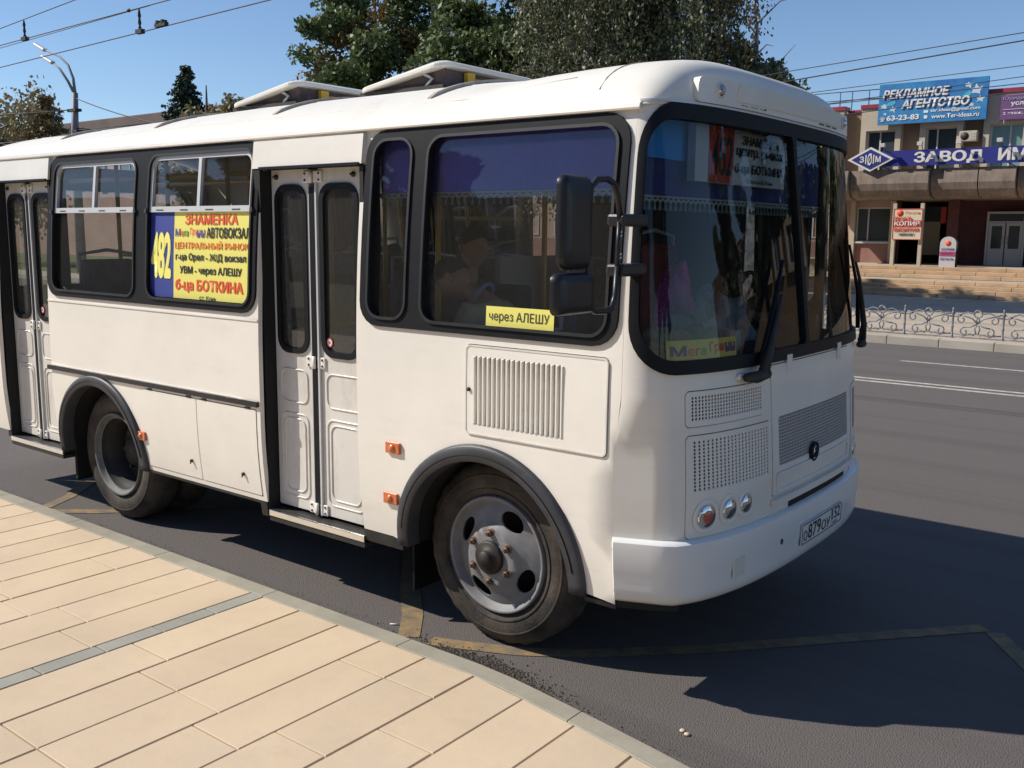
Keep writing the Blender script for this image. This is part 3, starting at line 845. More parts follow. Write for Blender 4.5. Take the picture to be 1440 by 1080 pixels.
def leafs(V, F, MI, c, n, r, size, mi, rng, flat=(1, 1, 1), droop=0):
    p = rng.normal(0, 1, (n, 3)); p /= np.linalg.norm(p, axis=1)[:, None]
    p *= (rng.random(n) ** .45)[:, None] * r * np.array(flat)
    p += np.array(c)
    if droop: p[:, 2] -= rng.random(n) * droop
    a = rng.normal(0, 1, (n, 3)); a /= np.linalg.norm(a, axis=1)[:, None]
    b = np.cross(a, rng.normal(0, 1, (n, 3))); b /= np.linalg.norm(b, axis=1)[:, None] + 1e-9
    s = size * (.6 + .8 * rng.random(n))[:, None]
    base = sum(len(v) for v in V)
    q = np.stack([p - a * s * .5, p + b * s * .32 - a * s * .05, p + a * s * .55, p - b * s * .32 + a * s * .05], 1).reshape(-1, 3)
    V.append(q); F.append(np.arange(n * 4).reshape(n, 4) + base); MI.append(np.full(n, mi) if np.isscalar(mi) else mi)
def fastmesh(name, V, F, MI, mats):
    V = np.concatenate(V); F = np.concatenate(F); MI = np.concatenate(MI)
    me = bpy.data.meshes.new(name)
    me.vertices.add(len(V)); me.vertices.foreach_set('co', V.astype(np.float32).ravel())
    me.loops.add(F.size); me.loops.foreach_set('vertex_index', F.ravel().astype(np.int32))
    me.polygons.add(len(F)); me.polygons.foreach_set('loop_start', np.arange(0, F.size, 4, dtype=np.int32))
    me.polygons.foreach_set('material_index', MI.astype(np.int32))
    me.update(calc_edges=True)
    for m in mats: me.materials.append(m)
    return me
def broadleaf(name, label, x, y, h, rad, seed, kind='maple', brown=0.0, density=1.0, z0=0.15, base=3.0, leaf=.2, group=None, brownside=0):
    rad *= .66
    rng = np.random.default_rng(seed); random.seed(seed)
    t = thing(name, label, 'tree', (x, y, z0), group)
    g = G(); bark = BARKW if kind == 'birch' else BARK
    top = Vector((random.uniform(-.4, .4), random.uniform(-.4, .4), h * .93))
    tr = [Vector((0, 0, -.1)), Vector((.05, .02, h * .2)), Vector((top.x * .4, top.y * .4, h * .45)), Vector((top.x * .7, top.y * .7, h * .7)), top]
    r0 = .19 + h * .008
    g.tube(tr, [r0 * 1.25, r0, r0 * .75, r0 * .42, .03], 9)
    g.ob('trunk', bark, t, True)
    g = G(); V, F, MI = [], [], []
    nl = int(15 * density) + 4
    cl = []
    for i in range(nl):
        f = .28 + .62 * i / nl; a = i * 2.4 + random.random(); zb = h * f
        spread = rad * math.sin(math.pi * min(1, max(0.08, (f - .12) / .9))) ** .6 * random.uniform(.75, 1.1)
        p0 = Vector((top.x * f, top.y * f, zb * .93)); p3 = p0 + Vector((math.cos(a) * spread, math.sin(a) * spread, spread * random.uniform(.25, .6)))
        pm = (p0 + p3) / 2 + Vector((0, 0, -.15 * spread))
        g.tube([p0, pm, p3], [.085 * (1.15 - f), .05 * (1.1 - f), .012], 5)
        cl.append((p3, .35)); cl.append((pm, .3))
        for k in range(3):
            b = a + random.uniform(-1.1, 1.1); q0 = pm.lerp(p3, random.random()); q1 = q0 + Vector((math.cos(b), math.sin(b), random.uniform(.1, .8))) * spread * .42
            g.tube([q0, q1], [.022, .006], 4); cl.append((q1, .3))
    g.ob('limbs', bark, t, True)
    n0 = int((210 if kind == 'maple' else 90) * density)
    for p, _ in cl:
        br = random.random() < brown * (1.6 if (brownside and p.x * brownside > 0 and p.z < h * .75) else .6)
        mi = 1 if br else 0
        for k in range(3):
            c = p + Vector((random.gauss(0, .38), random.gauss(0, .38), random.gauss(0, .3))) * rad * .42
            if c.z < base: c.z = base + random.random()
            if kind == 'maple': leafs(V, F, MI, c, n0, rad * random.uniform(.20, .34), leaf, mi, rng, (1, 1, .75))
            else:
                leafs(V, F, MI, c, n0 // 2, rad * .2, leaf, mi, rng)
                for s in range(5):
                    sx, sy_ = random.gauss(0, .2) * rad, random.gauss(0, .2) * rad; L = random.uniform(1.0, 2.8); m = int(38 * density)
                    u = rng.random(m)
                    base_i = sum(len(v) for v in V)
                    pp = np.stack([c.x + sx + rng.normal(0, .09, m), c.y + sy_ + rng.normal(0, .09, m), c.z - u * L], 1)
                    a_ = rng.normal(0, .5, (m, 3)); a_[:, 2] -= 1; a_ /= np.linalg.norm(a_, axis=1)[:, None]
                    b_ = np.cross(a_, rng.normal(0, 1, (m, 3))); b_ /= np.linalg.norm(b_, axis=1)[:, None]
                    sz = leaf * (.7 + .6 * rng.random(m))[:, None]
                    q = np.stack([pp - a_ * sz * .5, pp + b_ * sz * .28, pp + a_ * sz * .5, pp - b_ * sz * .28], 1).reshape(-1, 3)
                    V.append(q); F.append(np.arange(m * 4).reshape(m, 4) + base_i); MI.append(np.full(m, mi))
    me = fastmesh('crown', V, F, MI, (LEAF, LEAFB) if kind == 'maple' else (LEAFG, LEAFB) if kind == 'birch' else (LEAFA, LEAFB))
    obj('crown', me, t, None, True)
    return t
GT = 'trees behind the far fence'
broadleaf('maple_tree', 'bushy maple with browned leaves on its left side, above the rear roof hatches', -24.9, 23.5, 12.6, 3.3, 1, 'maple', .42, .75, group=GT, brownside=-1, base=4.6)
broadleaf('maple_tree', 'dark dense green maple between the two roof hatch ends', -20.9, 24.5, 11.4, 3.0, 2, 'maple', .05, .75, group=GT, base=4.2)
broadleaf('maple_tree', 'tallest dark green maple behind the middle of the bus roof', -17.3, 23.0, 14.0, 3.5, 3, 'maple', .05, .8, group=GT, base=4.0)
broadleaf('small_tree', 'thin sparse reddish tree left of the browned maple', -29.4, 25.0, 9.3, 2.0, 4, 'autumn', .5, .35, group=GT, base=5.2, leaf=.17)
broadleaf('birch_tree', 'drooping birch just right of the tallest maple', -13.9, 21.5, 13.0, 3.0, 5, 'birch', .1, .9, group=GT, base=4.6, leaf=.115)
broadleaf('birch_tree', 'weeping birch with a full hanging crown above the front of the bus', -11.7, 22.3, 13.5, 2.5, 6, 'birch', .06, 1.0, group=GT, base=4.6, leaf=.12)
broadleaf('birch_tree', 'thin weeping birch with gaps in its crown at the right end of the trees', -8.85, 22.6, 8.5, 1.5, 8, 'birch', .06, .6, group=GT, base=5.3, leaf=.14)
dt = thing('dead_birch', 'bare pale dead birch top rising beside the thin weeping birch', 'tree', (-9.7, 24.5, .15), GT)
g = G(); g.tube([(0, 0, 0), (.1, 0, 3), (-.05, 0, 6), (-.1, 0, 8), (-.25, 0, 9.6), (-.1, 0, 11)], [.07, .06, .055, .045, .03, .012], 7)
g.ob('trunk', BARKW, dt, True); g = G(); random.seed(4)
for k in range(16):
    z = 5.5 + k * .3; a = k * 2.1; L = random.uniform(.4, 1.3)
    g.tube([(-.08, 0, z), (-.08 + math.cos(a) * L * .6, math.sin(a) * L * .6, z + L * .5), (-.08 + math.cos(a) * L, math.sin(a) * L, z + L * .6 + random.uniform(-.2, .5))], [.03, .016, .006], 5)
g.ob('limbs', BARKW, dt, True)
# beyond the right edge of the frame: they are mirrored in the windscreen
for i, (x, y, h, s, lb) in enumerate(((6.5, 21, 12, 21, 'first street tree right of the office entrance'), (12.5, 22, 13, 22, 'second street tree right of the office entrance'), (19, 21.5, 12, 23, 'third street tree right of the office entrance'))):
    broadleaf('maple_tree', lb, x, y, h, 3.1, s, 'maple', .1, .45, base=3.2, leaf=.34)
for i, (x, y, h, s, lb) in enumerate(((15, -6.5, 11, 61, 'near side street tree closest to the front of the bus, mirrored in the windscreen'), (22, -5.5, 12, 62, 'near side street tree farther along, mirrored in the windscreen'), (32, -3.5, 13, 63, 'tall near side tree farthest along the street, mirrored in the windscreen'))):
    broadleaf('maple_tree', lb, x, y, h, 3.6, s, 'maple', .1, .55, base=2.2, leaf=.36)
# left distance
broadleaf('larch_tree', 'reddish autumn tree at the left edge of the photo', -53.4, 22, 11.0, 5.2, 31, 'autumn', .3, .34, base=3.5, leaf=.24)
broadleaf('round_shrub_tree', 'small yellowish tree just right of the street lamp', -41.0, 27, 10.0, 2.2, 33, 'autumn', .0, .35, base=5, leaf=.25)
def spruce(label, x, y, h, rad, seed, m=NEED, dens=1.0):
    rng = np.random.default_rng(seed); random.seed(seed)
    t = thing('spruce_tree', label, 'tree', (x, y, .15))
    h -= .15
    g = G(); g.tube([(0, 0, 0), (0, 0, h * .6), (0, 0, h)], [.22, .12, .015], 8); g.ob('trunk', BARK, t, True)
    V, F, MI = [], [], []; z = h * .5; g = G()
    while z < h - .12:
        rr_ = rad * (1 - z / h) ** .8 * random.uniform(.75, 1.15) + .06; nb = max(5, int(22 * (1 - z / h) + 5))
        for k in range(nb):
            a = random.uniform(0, 6.28); L = rr_ * random.uniform(.55, 1.15)
            g.tube([(0, 0, z), (math.cos(a) * L, math.sin(a) * L, z - L * .18)], [.025, .006], 4)
            for j in range(4):
                f = (j + .6) / 4; leafs(V, F, MI, (math.cos(a) * L * f, math.sin(a) * L * f, z - L * .2 * f), int(20 * dens), .14 + .14 * (1 - f), .15, 0, rng, (1.2, 1.2, .7))
        z += .15 + .08 * random.random()
    g.ob('limbs', BARK, t, True)
    obj('crown', fastmesh('crown', V, F, MI, (m,)), t, None, True)
spruce('dark green spruce tip rising above the bus roof near the rear', -44.0, 28.0, 10.9, 4.0, 41)
spruce('thin brownish spruce beside the autumn tree at the left edge', -49.4, 23.0, 9.3, 5.5, 42, LEAFA, .6)
# behind the camera
for i, (x, y, h, s, lb) in enumerate(((-14, -13, 9, 51, 'street tree on the near side, seen only mirrored in the bus windows'), (-24, -15, 10, 52, 'farther street tree on the near side, mirrored in the rear windows'))):
    broadleaf('maple_tree', lb, x, y, h, 2.6, s, 'maple', .1, .35, base=3.0, leaf=.34)
# shrub by the steps
rng = np.random.default_rng(9); V, F, MI = [], [], []
for k in range(26): leafs(V, F, MI, (random.gauss(-12.9, .5), random.gauss(29.5, .6), random.uniform(.3, 1.6)), 130, .35, .12, 0, rng)
sh = thing('green_shrub', 'green shrub beside the left end of the stone steps', 'shrub', (-12.9, 29.5, .15))
obj('foliage', fastmesh('foliage', V, F, MI, (LEAF,)), sh)

# ================================================================== STREET LAMP, POLES, WIRES
POLE = mat('grey_lamp_pole', (.20, .20, .21), .6, var=.1, scale=2)
lp = thing('street_lamp', 'tall grey street lamp with two curved arms behind the rear of the bus', 'street lamp', (-39.1, 19, .15))
g = G(); g.tube([(-39.2, 19, .1), (-39.15, 19, 6), (-38.9, 19, 8.0)], [.22, .17, .12], 10); g.ob('pole', POLE, lp)
for pts, hd in (([(-38.9, 19, 8.0), (-38.98, 19, 8.6), (-39.35, 19, 9.2), (-40.1, 19, 9.65), (-41.35, 19, 10.05)], (-41.35, 19, 10.05)),
                ([(-38.9, 19, 7.9), (-39.05, 18.8, 8.45), (-39.5, 18.7, 9.0), (-40.15, 18.7, 9.35)], (-40.15, 18.7, 9.35))):
    g = G(); g.tube(pts, [.07, .06, .05, .042, .038][:len(pts)], 7); a = g.ob('arm', POLE, lp)
    M = Matrix.Translation(hd) @ Matrix.Rotation(R(22), 4, 'Y')
    g = G(); g.box(-.85, .1, -.11, .11, -.07, .07, 0, M); g.ob('lamp_head', ALUW, a, bevel=.04)
g = G()
for z in (5.2, 5.7, 6.3, 7.2): g.box(-39.4, -38.7, 18.85, 19.15, z, z + .12)
g.tube([(-41.5, 18.9, 6.15), (-39.1, 19, 6.3)], .035, 5); g.tube([(-40.6, 18.9, 5.7), (-39.1, 19, 5.2)], .03, 5)
g.box(-40.1, -39.5, 18.8, 19.1, 5.55, 5.85)
g.ob('bracket', DARKM, lp)
tl = thing('traffic_light', 'small black traffic light hanging in front of the autumn tree', 'traffic light', (-48.2, 20, 6.2))
g = G(); g.box(-48.4, -48.0, 19.8, 20.2, 5.6, 6.5); g.ob('housing', DARKM, tl, bevel=.03); g = G(); g.tube([(-48.2, 20, 6.4), (-47.4, 20, 7.2), (-49.4, 20, 7.0)], .05, 6); g.ob('bracket', DARKM, tl)
BX = mat('grey_boxes', (.13, .12, .11), .8)
WIRE = mat('wire', (.035, .03, .035), .6)
def wire(label, pts, r, sag=0.0, nm='overhead_wire', cat='wire', group=None):
    a, b = Vector(pts[0]), Vector(pts[-1]); n = 14; q = []
    for i in range(n + 1):
        t = i / n; p = a.lerp(b, t); p.z -= sag * 4 * t * (1 - t); q.append(p)
    g = G(); g.tube(q, r, 5); return tag(g.ob(nm, WIRE), label, cat, group)
def ext(p, q, a=2.0, b=2.0):
    p, q = Vector(p), Vector(q); d = q - p; return [p - d * a, q + d * b]
GW = 'trolley wires over the road'
wire('uppermost trolley wire at the top left of the sky', ext((-17.54, 6, 6.09), (-14.61, 6, 6.25), 8, 1.5), .009, group=GW)
wire('middle trolley wire at top left, carrying the long hanger', ext((-17.59, 6, 5.77), (-11.6, 6, 5.86), 4, 3), .010, group=GW)
wire('thin second strand just under the middle trolley wire', ext((-17.6, 6, 5.72), (-12.2, 6, 5.845), 4, 0), .007, group=GW)
wire('lowest trolley wire crossing the top left sky', ext((-17.66, 6, 5.35), (-9.06, 6, 5.52), 3, 1.4), .010, group=GW)
def hanger(label, x, z0, z1):
    t = thing('wire_hanger', label, 'wire hanger', (x, 6, z0), 'hangers between trolley wires')
    g = G(); g.lathe([(.012, 0), (.03, .04), (.016, .08), (.03, .12), (.018, .2), (.03, .24), (.012, z1 - z0)], 8, M=Matrix.Translation((x, 6, z0))); g.ob('insulator', DARKM, t)
    g = G(); g.box(x - .09, x + .09, 5.96, 6.04, z0 - .05, z0 + .02); g.ob('clamp', DARKM, t)
hanger('left hanger between the top and middle trolley wires', -16.55, 5.80, 6.13); hanger('right hanger between the middle and lowest trolley wires', -12.54, 5.48, 5.84)
g = G(); g.box(-12.05, -11.75, 5.96, 6.04, 5.47, 5.53); g.box(-12.0, -11.95, 5.95, 6.05, 5.53, 5.57); g.box(-11.85, -11.8, 5.95, 6.05, 5.53, 5.57)
tag(g.ob('wire_clamp', DARKM), 'toothed clamp on the lowest trolley wire right of the hanger', 'wire clamp')
g = G(); g.lathe([(.001, 0), (.03, .03), (.035, .06), (.001, .1)], 7, M=Matrix.Translation((-12.9, 6, 5.84)) @ Matrix.Rotation(R(80), 4, 'Y')); tag(g.ob('wire_joint', DARKM), 'small dark joint on the middle trolley wire', 'wire joint')
GR = 'overhead cables in front of the office'
for k, (a, b, r, w) in enumerate((((-5.99, 18, 5.80), (-1.26, 18, 6.10), .012, 'upper thin cable leaving the bus roof towards the top right'),
        ((-5.81, 18, 5.60), (-1.25, 18, 5.95), .018, 'thick dark cable rising to the top right corner'),
        ((-5.31, 18, 5.30), (-1.21, 18, 5.48), .010, 'cable crossing just above the blue advertising board'),
        ((-4.51, 18, 5.06), (-1.19, 18, 5.27), .010, 'cable crossing the headline of the blue board'),
        ((-4.82, 18, 5.02), (-1.18, 18, 5.14), .012, 'cable crossing the second line of the blue board'),
        ((-4.49, 18, 4.78), (-1.17, 18, 4.99), .012, 'lowest cable crossing the lower part of the blue board'))):
    wire(w, ext(a, b, 3, 3), r * .8, group=GR)
for k, (a, b) in enumerate((((-39, 19, 7.3), (-52, 12, 7.4)), ((-39, 19, 6.3), (-53, 19, 6.7)), ((-39, 19, 6.5), (-22, 26, 6.0)), ((-39, 19, 5.4), (-47, 17, 6.9)), ((-39, 19, 7.8), (-24, 17, 5.2)))):
    wire(['long cable from the street lamp to the far left', 'cable from the street lamp to the autumn tree', 'cable from the street lamp towards the trees', 'short stay cable left of the street lamp', 'thin cable sloping down right of the street lamp'][k], [a, b], .022, .3, group='cables around the street lamp')

# ================================================================== THE BUS
bus = thing('city_bus', 'white single-deck city bus with two folding doors parked at the kerb', 'bus', (-2.2, 1.25, 0))
XR = -5.65
def arc2(cx, cz, r, a0, a1, n): return [(cx + r * math.cos(R(a0 + (a1 - a0) * i / n)), cz + r * math.sin(R(a0 + (a1 - a0) * i / n))) for i in range(n + 1)]
FW, RW = (.035, .50), (-3.605, .50)
Z0 = .495
outer = [(XR, Z0), (-5.07, Z0), (-5.07, 2.50), (-4.235, 2.50), (-4.235, .46), (-4.16, .46)]
outer += arc2(*RW, .545, 184, -4, 26) + [(-3.03, Z0), (-1.71, Z0), (-1.71, 2.50), (-.87, 2.50), (-.85, .50), (-.62, .50), (-.53, .47)]
outer += arc2(*FW, .55, 183, -3, 26) + [(.61, .485), (.83, .465), (.83, 2.69), (XR, 2.69)]
outer = [p for i, p in enumerate(outer) if i == 0 or math.hypot(p[0] - outer[i - 1][0], p[1] - outer[i - 1][1]) > 1e-3]
HATCH = rr(-.075, .765, 1.155, 1.61, .03)
FL1 = rr(-2.985, -2.375, .525, 1.075, .01, 2); FL2 = rr(-2.365, -1.745, .525, 1.075, .01, 2)
W1o = rr(-4.215, -1.725, 1.655, 2.675, .13); W2o = rr(-.825, .80, 1.655, 2.675, .13)
def inset(x0, x1, z0, z1, r, d): return rr(x0 + d, x1 - d, z0 + d, z1 - d, max(r - d, .02))
hole1 = inset(-4.215, -1.725, 1.655, 2.675, .13, .02); hole2 = inset(-.825, .80, 1.655, 2.675, .13, .02)
side = patch('side_panel', outer, [HATCH, FL1, FL2, hole1, hole2], PX, PAINT, bus, 0, .03, .13)
# far side with its windows
FWIN = [(-4.9, -3.8), (-3.65, -2.5), (-2.35, -1.2), (-1.05, .35)]
patch('far_side_panel', [(XR, .5), (.8, .5), (.8, 2.69), (XR, 2.69)], [rr(a, b, 1.70, 2.62, .1) for a, b in FWIN] + [rr(.42, .76, 1.7, 2.62, .08)], PR, PAINT, bus, 0, .03, .3)
for a, b in FWIN + [(.42, .76)]:
    o = patch('far_window_rubber', rr(a - .04, b + .04, 1.66, 2.66, .13), [rr(a + .02, b - .02, 1.72, 2.6, .08)], PR, RUB, bus, .01, .05, .3)
    patch('window_glass', rr(a + .02, b - .02, 1.72, 2.6, .08), [], PR, GLASSD, o, -.01, 0, .5)
def PBK(y, z, off=0): return (XR - off, y, z)
rp0 = patch('rear_panel', [(.07, .5), (2.43, .5), (2.43, 2.70), (.07, 2.70)], [rr(.30, 2.20, 1.62, 2.52, .14)], PBK, PAINT, bus, 0, .03, .4)
patch('rear_window_glass', rr(.30, 2.20, 1.62, 2.52, .14), [], PBK, GLASSD, rp0, -.012, 0, .5)
patch('rear_window_rubber', rr(.26, 2.24, 1.58, 2.56, .17), [rr(.33, 2.17, 1.65, 2.49, .12)], PBK, RUB, rp0, .01, .03, .4)
# panel seam below the windows
def strip(name, x0, x1, z0, z1, m, par, off=.01, th=.01, mapf=PX, r=.0, step=.3): return patch(name, rr(x0, x1, z0, z1, r, 3) if r else [(x0, z0), (x1, z0), (x1, z1), (x0, z1)], [], mapf, m, par, off, th, step)
strip('seam_lip', -4.232, -1.715, 1.612, 1.622, PAINT, bus, .006, .006)
# side windows
def ring(name, o, holes, m, par, off, th, mapf=PX, step=.2): return patch(name, o, holes, mapf, m, par, off, th, step)
G1 = (-4.13, -3.03, 1.70, 2.62); G2 = (-2.875, -1.775, 1.70, 2.63); G3 = (-.765, -.485, 1.70, 2.625); G4 = (-.375, .745, 1.70, 2.625)
w1 = ring('window_rubber', W1o, [rr(*G1, .09), rr(*G2, .09)], RUB, bus, .014, .045)
w2 = ring('window_rubber', W2o, [rr(*G3, .09), rr(*G4, .09)], RUB, bus, .014, .045)
for gq, par in ((G1, w1), (G2, w1), (G3, w2), (G4, w2)):
    ring('window_bead', inset(*gq, .09, -.007), [inset(*gq, .09, .008)], RUBG, par, .024, .01)
    ring('window_glass', rr(*gq, .09), [], GLASS, par, -.012, 0, step=.25)
for gq in (G1, G2):
    xm = (gq[0] + gq[1]) / 2
    fr = ring('sliding_window_frame', rr(gq[0] + .01, gq[1] - .01, 2.262, gq[3] - .008, (.0, .0, .075, .075)), [rr(gq[0] + .035, xm - .015, 2.298, gq[3] - .035, (.0, .0, .01, .06)), rr(xm + .015, gq[1] - .035, 2.298, gq[3] - .035, (.0, .0, .06, .01))], ALUW, w1, .008, .025)
    for k in range(4): strip('slot', gq[0] + .09 + k * .27, gq[0] + .17 + k * .27, 2.272, 2.279, DARKM, fr, .010, .004)
for x in (-4.14, -3.02, -2.885, -1.765): strip('latch', x - .012, x + .012, 2.258, 2.285, DARKM, w1, .03, .02)
# rub strip and lower flaps
strip('rub_strip', -4.27, -1.722, 1.092, 1.122, RUBG, bus, .018, .02); strip('rub_strip_edge', -4.27, -1.722, 1.1245, 1.130, CHR, bus, .012, .012)
for (a, b) in ((-2.98, -2.37), (-2.36, -1.75)):
    fl_ = patch('side_flap', rr(a, b, .53, 1.07, .008, 2), [], PX, PAINT, bus, .004, .02, .15)
    g = G(); g.lathe([(.011, 0), (.011, .012), (.004, .013)], 10, M=frame_at(PX, b - .09 if a < -2.5 else b - .16, .645, .004)); g.box(-.004, .004, -.02, .0, .012, .016, M=frame_at(PX, b - .09 if a < -2.5 else b - .16, .645, .004)); g.ob('lock', DARKM, fl_)
    for xx in (a + .08, b - .08): strip('flap_hinge', xx - .025, xx + .025, 1.072, 1.082, DARKM, fl_, .008, .006)
strip('skirt_edge', -3.02, -1.72, .478, .4925, DARKM, bus, .004, .03); strip('skirt_edge', .63, .84, .440, .462, DARKM, bus, -.004, .03)
strip('sill_bracket', -.845, -.56, .43, .4955, DARKM, bus, .0, .05); strip('jamb_foot', -1.775, -1.715, .40, .488, DARKM, bus, .006, .05, r=.01)
# louvred hatch
lh = patch('louvred_hatch', inset(-.075, .765, 1.155, 1.61, .03, .004), [[(-.005 + k * .0293, 1.212), (.0095 + k * .0293, 1.212), (.0095 + k * .0293, 1.553), (-.005 + k * .0293, 1.553)] for k in range(18)], PX, PAINT, bus, .006, .016, .12)
patch('hatch_backing', inset(-.075, .765, 1.155, 1.61, .03, -.01), [], PX, DARKM, lh, -.05, 0, .3)
lou = G(); lou.add([(-.007, 0, -.170), (.007, 0, -.170), (.007, 0, .170), (-.007, 0, .170), (-.004, -.006, -.166), (.004, -.006, -.166), (.004, -.006, .166), (-.004, -.006, .166)], [(0, 4, 7, 3), (4, 5, 6, 7), (0, 1, 5, 4), (3, 7, 6, 2), (1, 2, 6, 5)], smooth=False)
lome = lou.mesh('louver'); lome.materials.append(PAINT)
for k in range(19):
    o = bpy.data.objects.new('louver', lome); COL.objects.link(o); o.parent = lh; o.location = (-.0135 + k * .0293, ys(1.38) + (-.006), 1.3825)
g = G(); g.lathe([(.010, 0), (.010, .01), (.001, .011)], 10, M=frame_at(PX, -.045, 1.385, .006)); g.ob('lock', DARKM, lh)
ring('hatch_edge', inset(-.075, .765, 1.155, 1.61, .03, .004), [inset(-.075, .765, 1.155, 1.61, .03, .012)], PAINT_D, lh, .0085, .003)
# orange side markers
for x, z in ((-.575, 1.01), (-.605, .725), (-3.035, .735)):
    M_ = frame_at(PX, x, z, 0)
    g = G(); g.box(-.052, .052, -.031, .031, 0, .018, M=M_); mk = g.ob('side_marker_lamp', ORANGE, bus, bevel=.005)
    g = G(); g.lathe([(.022, .018), (.018, .026), (.001, .029)], 14, M=M_); g.ob('lens', ORANGE, mk)
# wheel arches, liners
def flare(cx, cz, r0, r1, a0, a1, name):
    g = G(); n = 40; prof = [(r1 + .003, .0), (r1, .016), (r1 - .010, .024), (r0 + .028, .032), (r0 + .020, .026), (r0 + .004, .030), (r0, .02), (r0 - .004, -.06)]
    V = []
    for i in range(n + 1):
        t = R(a0 + (a1 - a0) * i / n)
        for r, o in prof:
            x, z = cx + r * math.cos(t), cz + r * math.sin(t); V.append(PX(x, max(z, .40), o))
    k = len(prof)
    g.add(V, [(i * k + j, (i + 1) * k + j, (i + 1) * k + j + 1, i * k + j + 1) for i in range(n) for j in range(k - 1)] + [tuple(range(k)), tuple(n * k + j for j in range(k - 1, -1, -1))], smooth=True)
    o = g.ob(name, RUBW, bus)
    g = G(); V = []
    for i in range(n + 1):
        t = R(a0 + (a1 - a0) * i / n)
        for y in (.03, .62): V.append((cx + (r0 + .01) * math.cos(t), y, cz + (r0 + .01) * math.sin(t)))
    g.add(V, [(i * 2, i * 2 + 1, i * 2 + 3, i * 2 + 2) for i in range(n)]); g.ob('arch_liner', DARK, o)
    for sx in (1,):
        g = G(); g.tube([PX(cx + (r0 + .036) * math.cos(R(a)), cz + (r0 + .036) * math.sin(R(a)), .0315) for a in range(8, 175, 4)], .003, 5); g.ob('bead', RUB, o)
RUBW = mat('wheel_arch_rubber', (.040, .042, .050), .5, var=.2, scale=7)
grime(RUBW, (.22, .10, .06), 2.6, .62, .72, (1, 1, 1), .8)
flare(*FW, .525, .61, -3, 183, 'wheel_arch_trim'); flare(*RW, .525, .60, -2, 184, 'wheel_arch_trim')
# underbody
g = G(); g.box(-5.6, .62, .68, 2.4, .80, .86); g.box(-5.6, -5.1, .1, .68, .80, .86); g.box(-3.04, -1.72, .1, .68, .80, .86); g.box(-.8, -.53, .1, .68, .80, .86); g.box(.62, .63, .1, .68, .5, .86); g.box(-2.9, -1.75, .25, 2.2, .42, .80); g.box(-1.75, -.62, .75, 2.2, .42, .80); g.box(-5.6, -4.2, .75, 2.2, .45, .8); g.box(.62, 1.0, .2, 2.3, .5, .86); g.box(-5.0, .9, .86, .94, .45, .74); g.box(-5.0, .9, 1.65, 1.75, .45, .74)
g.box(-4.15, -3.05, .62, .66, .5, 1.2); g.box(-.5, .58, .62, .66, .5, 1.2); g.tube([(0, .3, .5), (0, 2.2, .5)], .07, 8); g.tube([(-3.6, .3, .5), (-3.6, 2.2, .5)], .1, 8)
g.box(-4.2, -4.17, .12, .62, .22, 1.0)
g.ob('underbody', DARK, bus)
g = G(); g.box(-.58, -.565, .14, .42, .17, .55); g.ob('mudflap', RUB, bus)
g = G(); g.box(-4.215, -4.20, .13, .5, .2, .5); g.ob('mudflap', RUB, bus)

# wheels
def tyre_ob(x, y0, w, par, side_=-1):
    pr = [(.305, .02), (.32, .0), (.37, -.012), (.42, -.008), (.455, .008), (.482, .03), (.495, .05), (.497, .11), (.495, w - .05), (.48, w - .03), (.42, w), (.31, w - .02)]
    def mod(j, k): return (-.007 if (j // 2) % 2 else 0) if k in (5, 6, 8) else 0
    g = G(); g.lathe([(r, -h) for r, h in pr], 120, mod=mod, M=Matrix.Translation((x, y0, .497)) @ Matrix.Rotation(R(90), 4, 'X'))
    return g.ob('tyre', TYRE, par)
wf = thing('x', '', '', (0, 0, 0)); bpy.data.objects.remove(wf)
def wheel_root(x, y):
    o = bpy.data.objects.new('wheel', None); COL.objects.link(o); o.parent = bus; o.empty_display_size = .2
    o.location = Vector((x, y, .497)) - Vector(bus.location); ORIGIN[o.name] = Vector((x, y, .497)); return o
YW = .165
wroot = wheel_root(0, YW)
tyre_ob(0, YW, .24, wroot)
# side-wall line and the dusty lettering band
g = G(); MW = Matrix.Translation((0, YW, .497)) @ Matrix.Rotation(R(90), 4, 'X')
g.lathe([(.338, .0095), (.345, .014), (.352, .0135)], 72, M=MW); g.lathe([(.415, .010), (.42, .0125), (.426, .009)], 72, M=MW); g.ob('sidewall_ring', TYRE, wroot)
# wheel disc with hand holes
holes = []
for a in (62, 152, 242, 332):
    h = []
    for k in range(16):
        t = 2 * math.pi * k / 16; rr_ = .220 + .042 * math.cos(t); ph = R(a) + .34 * math.sin(t)
        h.append((rr_ * math.cos(ph), rr_ * math.sin(ph)))
    holes.append(h)
def disc_h(r): return float(np.interp(r, [0, .09, .10, .145, .165, .20, .25, .272, .29], [.055, .055, .052, .050, .030, .010, -.01, -.022, -.03]))
def DM(u, v, off=0): 
    return (u, YW - disc_h(math.hypot(u, v)) - off, .497 + v)
circ = [(.272 * math.cos(2 * math.pi * k / 48), .272 * math.sin(2 * math.pi * k / 48)) for k in range(48)]
disc = patch('wheel_disc', circ, holes, DM, RIM, wroot, 0, .012, .03)
g = G(); g.lathe([(.268, -.035), (.272, -.02), (.285, -.015), (.292, .008), (.304, .018), (.312, .012), (.313, -.01)], 64, M=MW); g.ob('rim', RIM, wroot)
g = G(); g.lathe([(.272, -.03), (.27, -.18), (.01, -.18)], 40, M=MW); g.ob('wheel_barrel', DARKM, wroot)
g = G(); g.lathe([(.090, .045), (.088, .068), (.078, .074), (.050, .075), (.044, .10), (.034, .112), (.001, .116)], 28, M=MW); g.ob('hub', mat('oily_hub', (.022, .018, .015), .6, .1, var=.4, scale=25), wroot)
NUT = mat('rusty_nut', (.16, .10, .07), .6, .4, var=.4, scale=30)
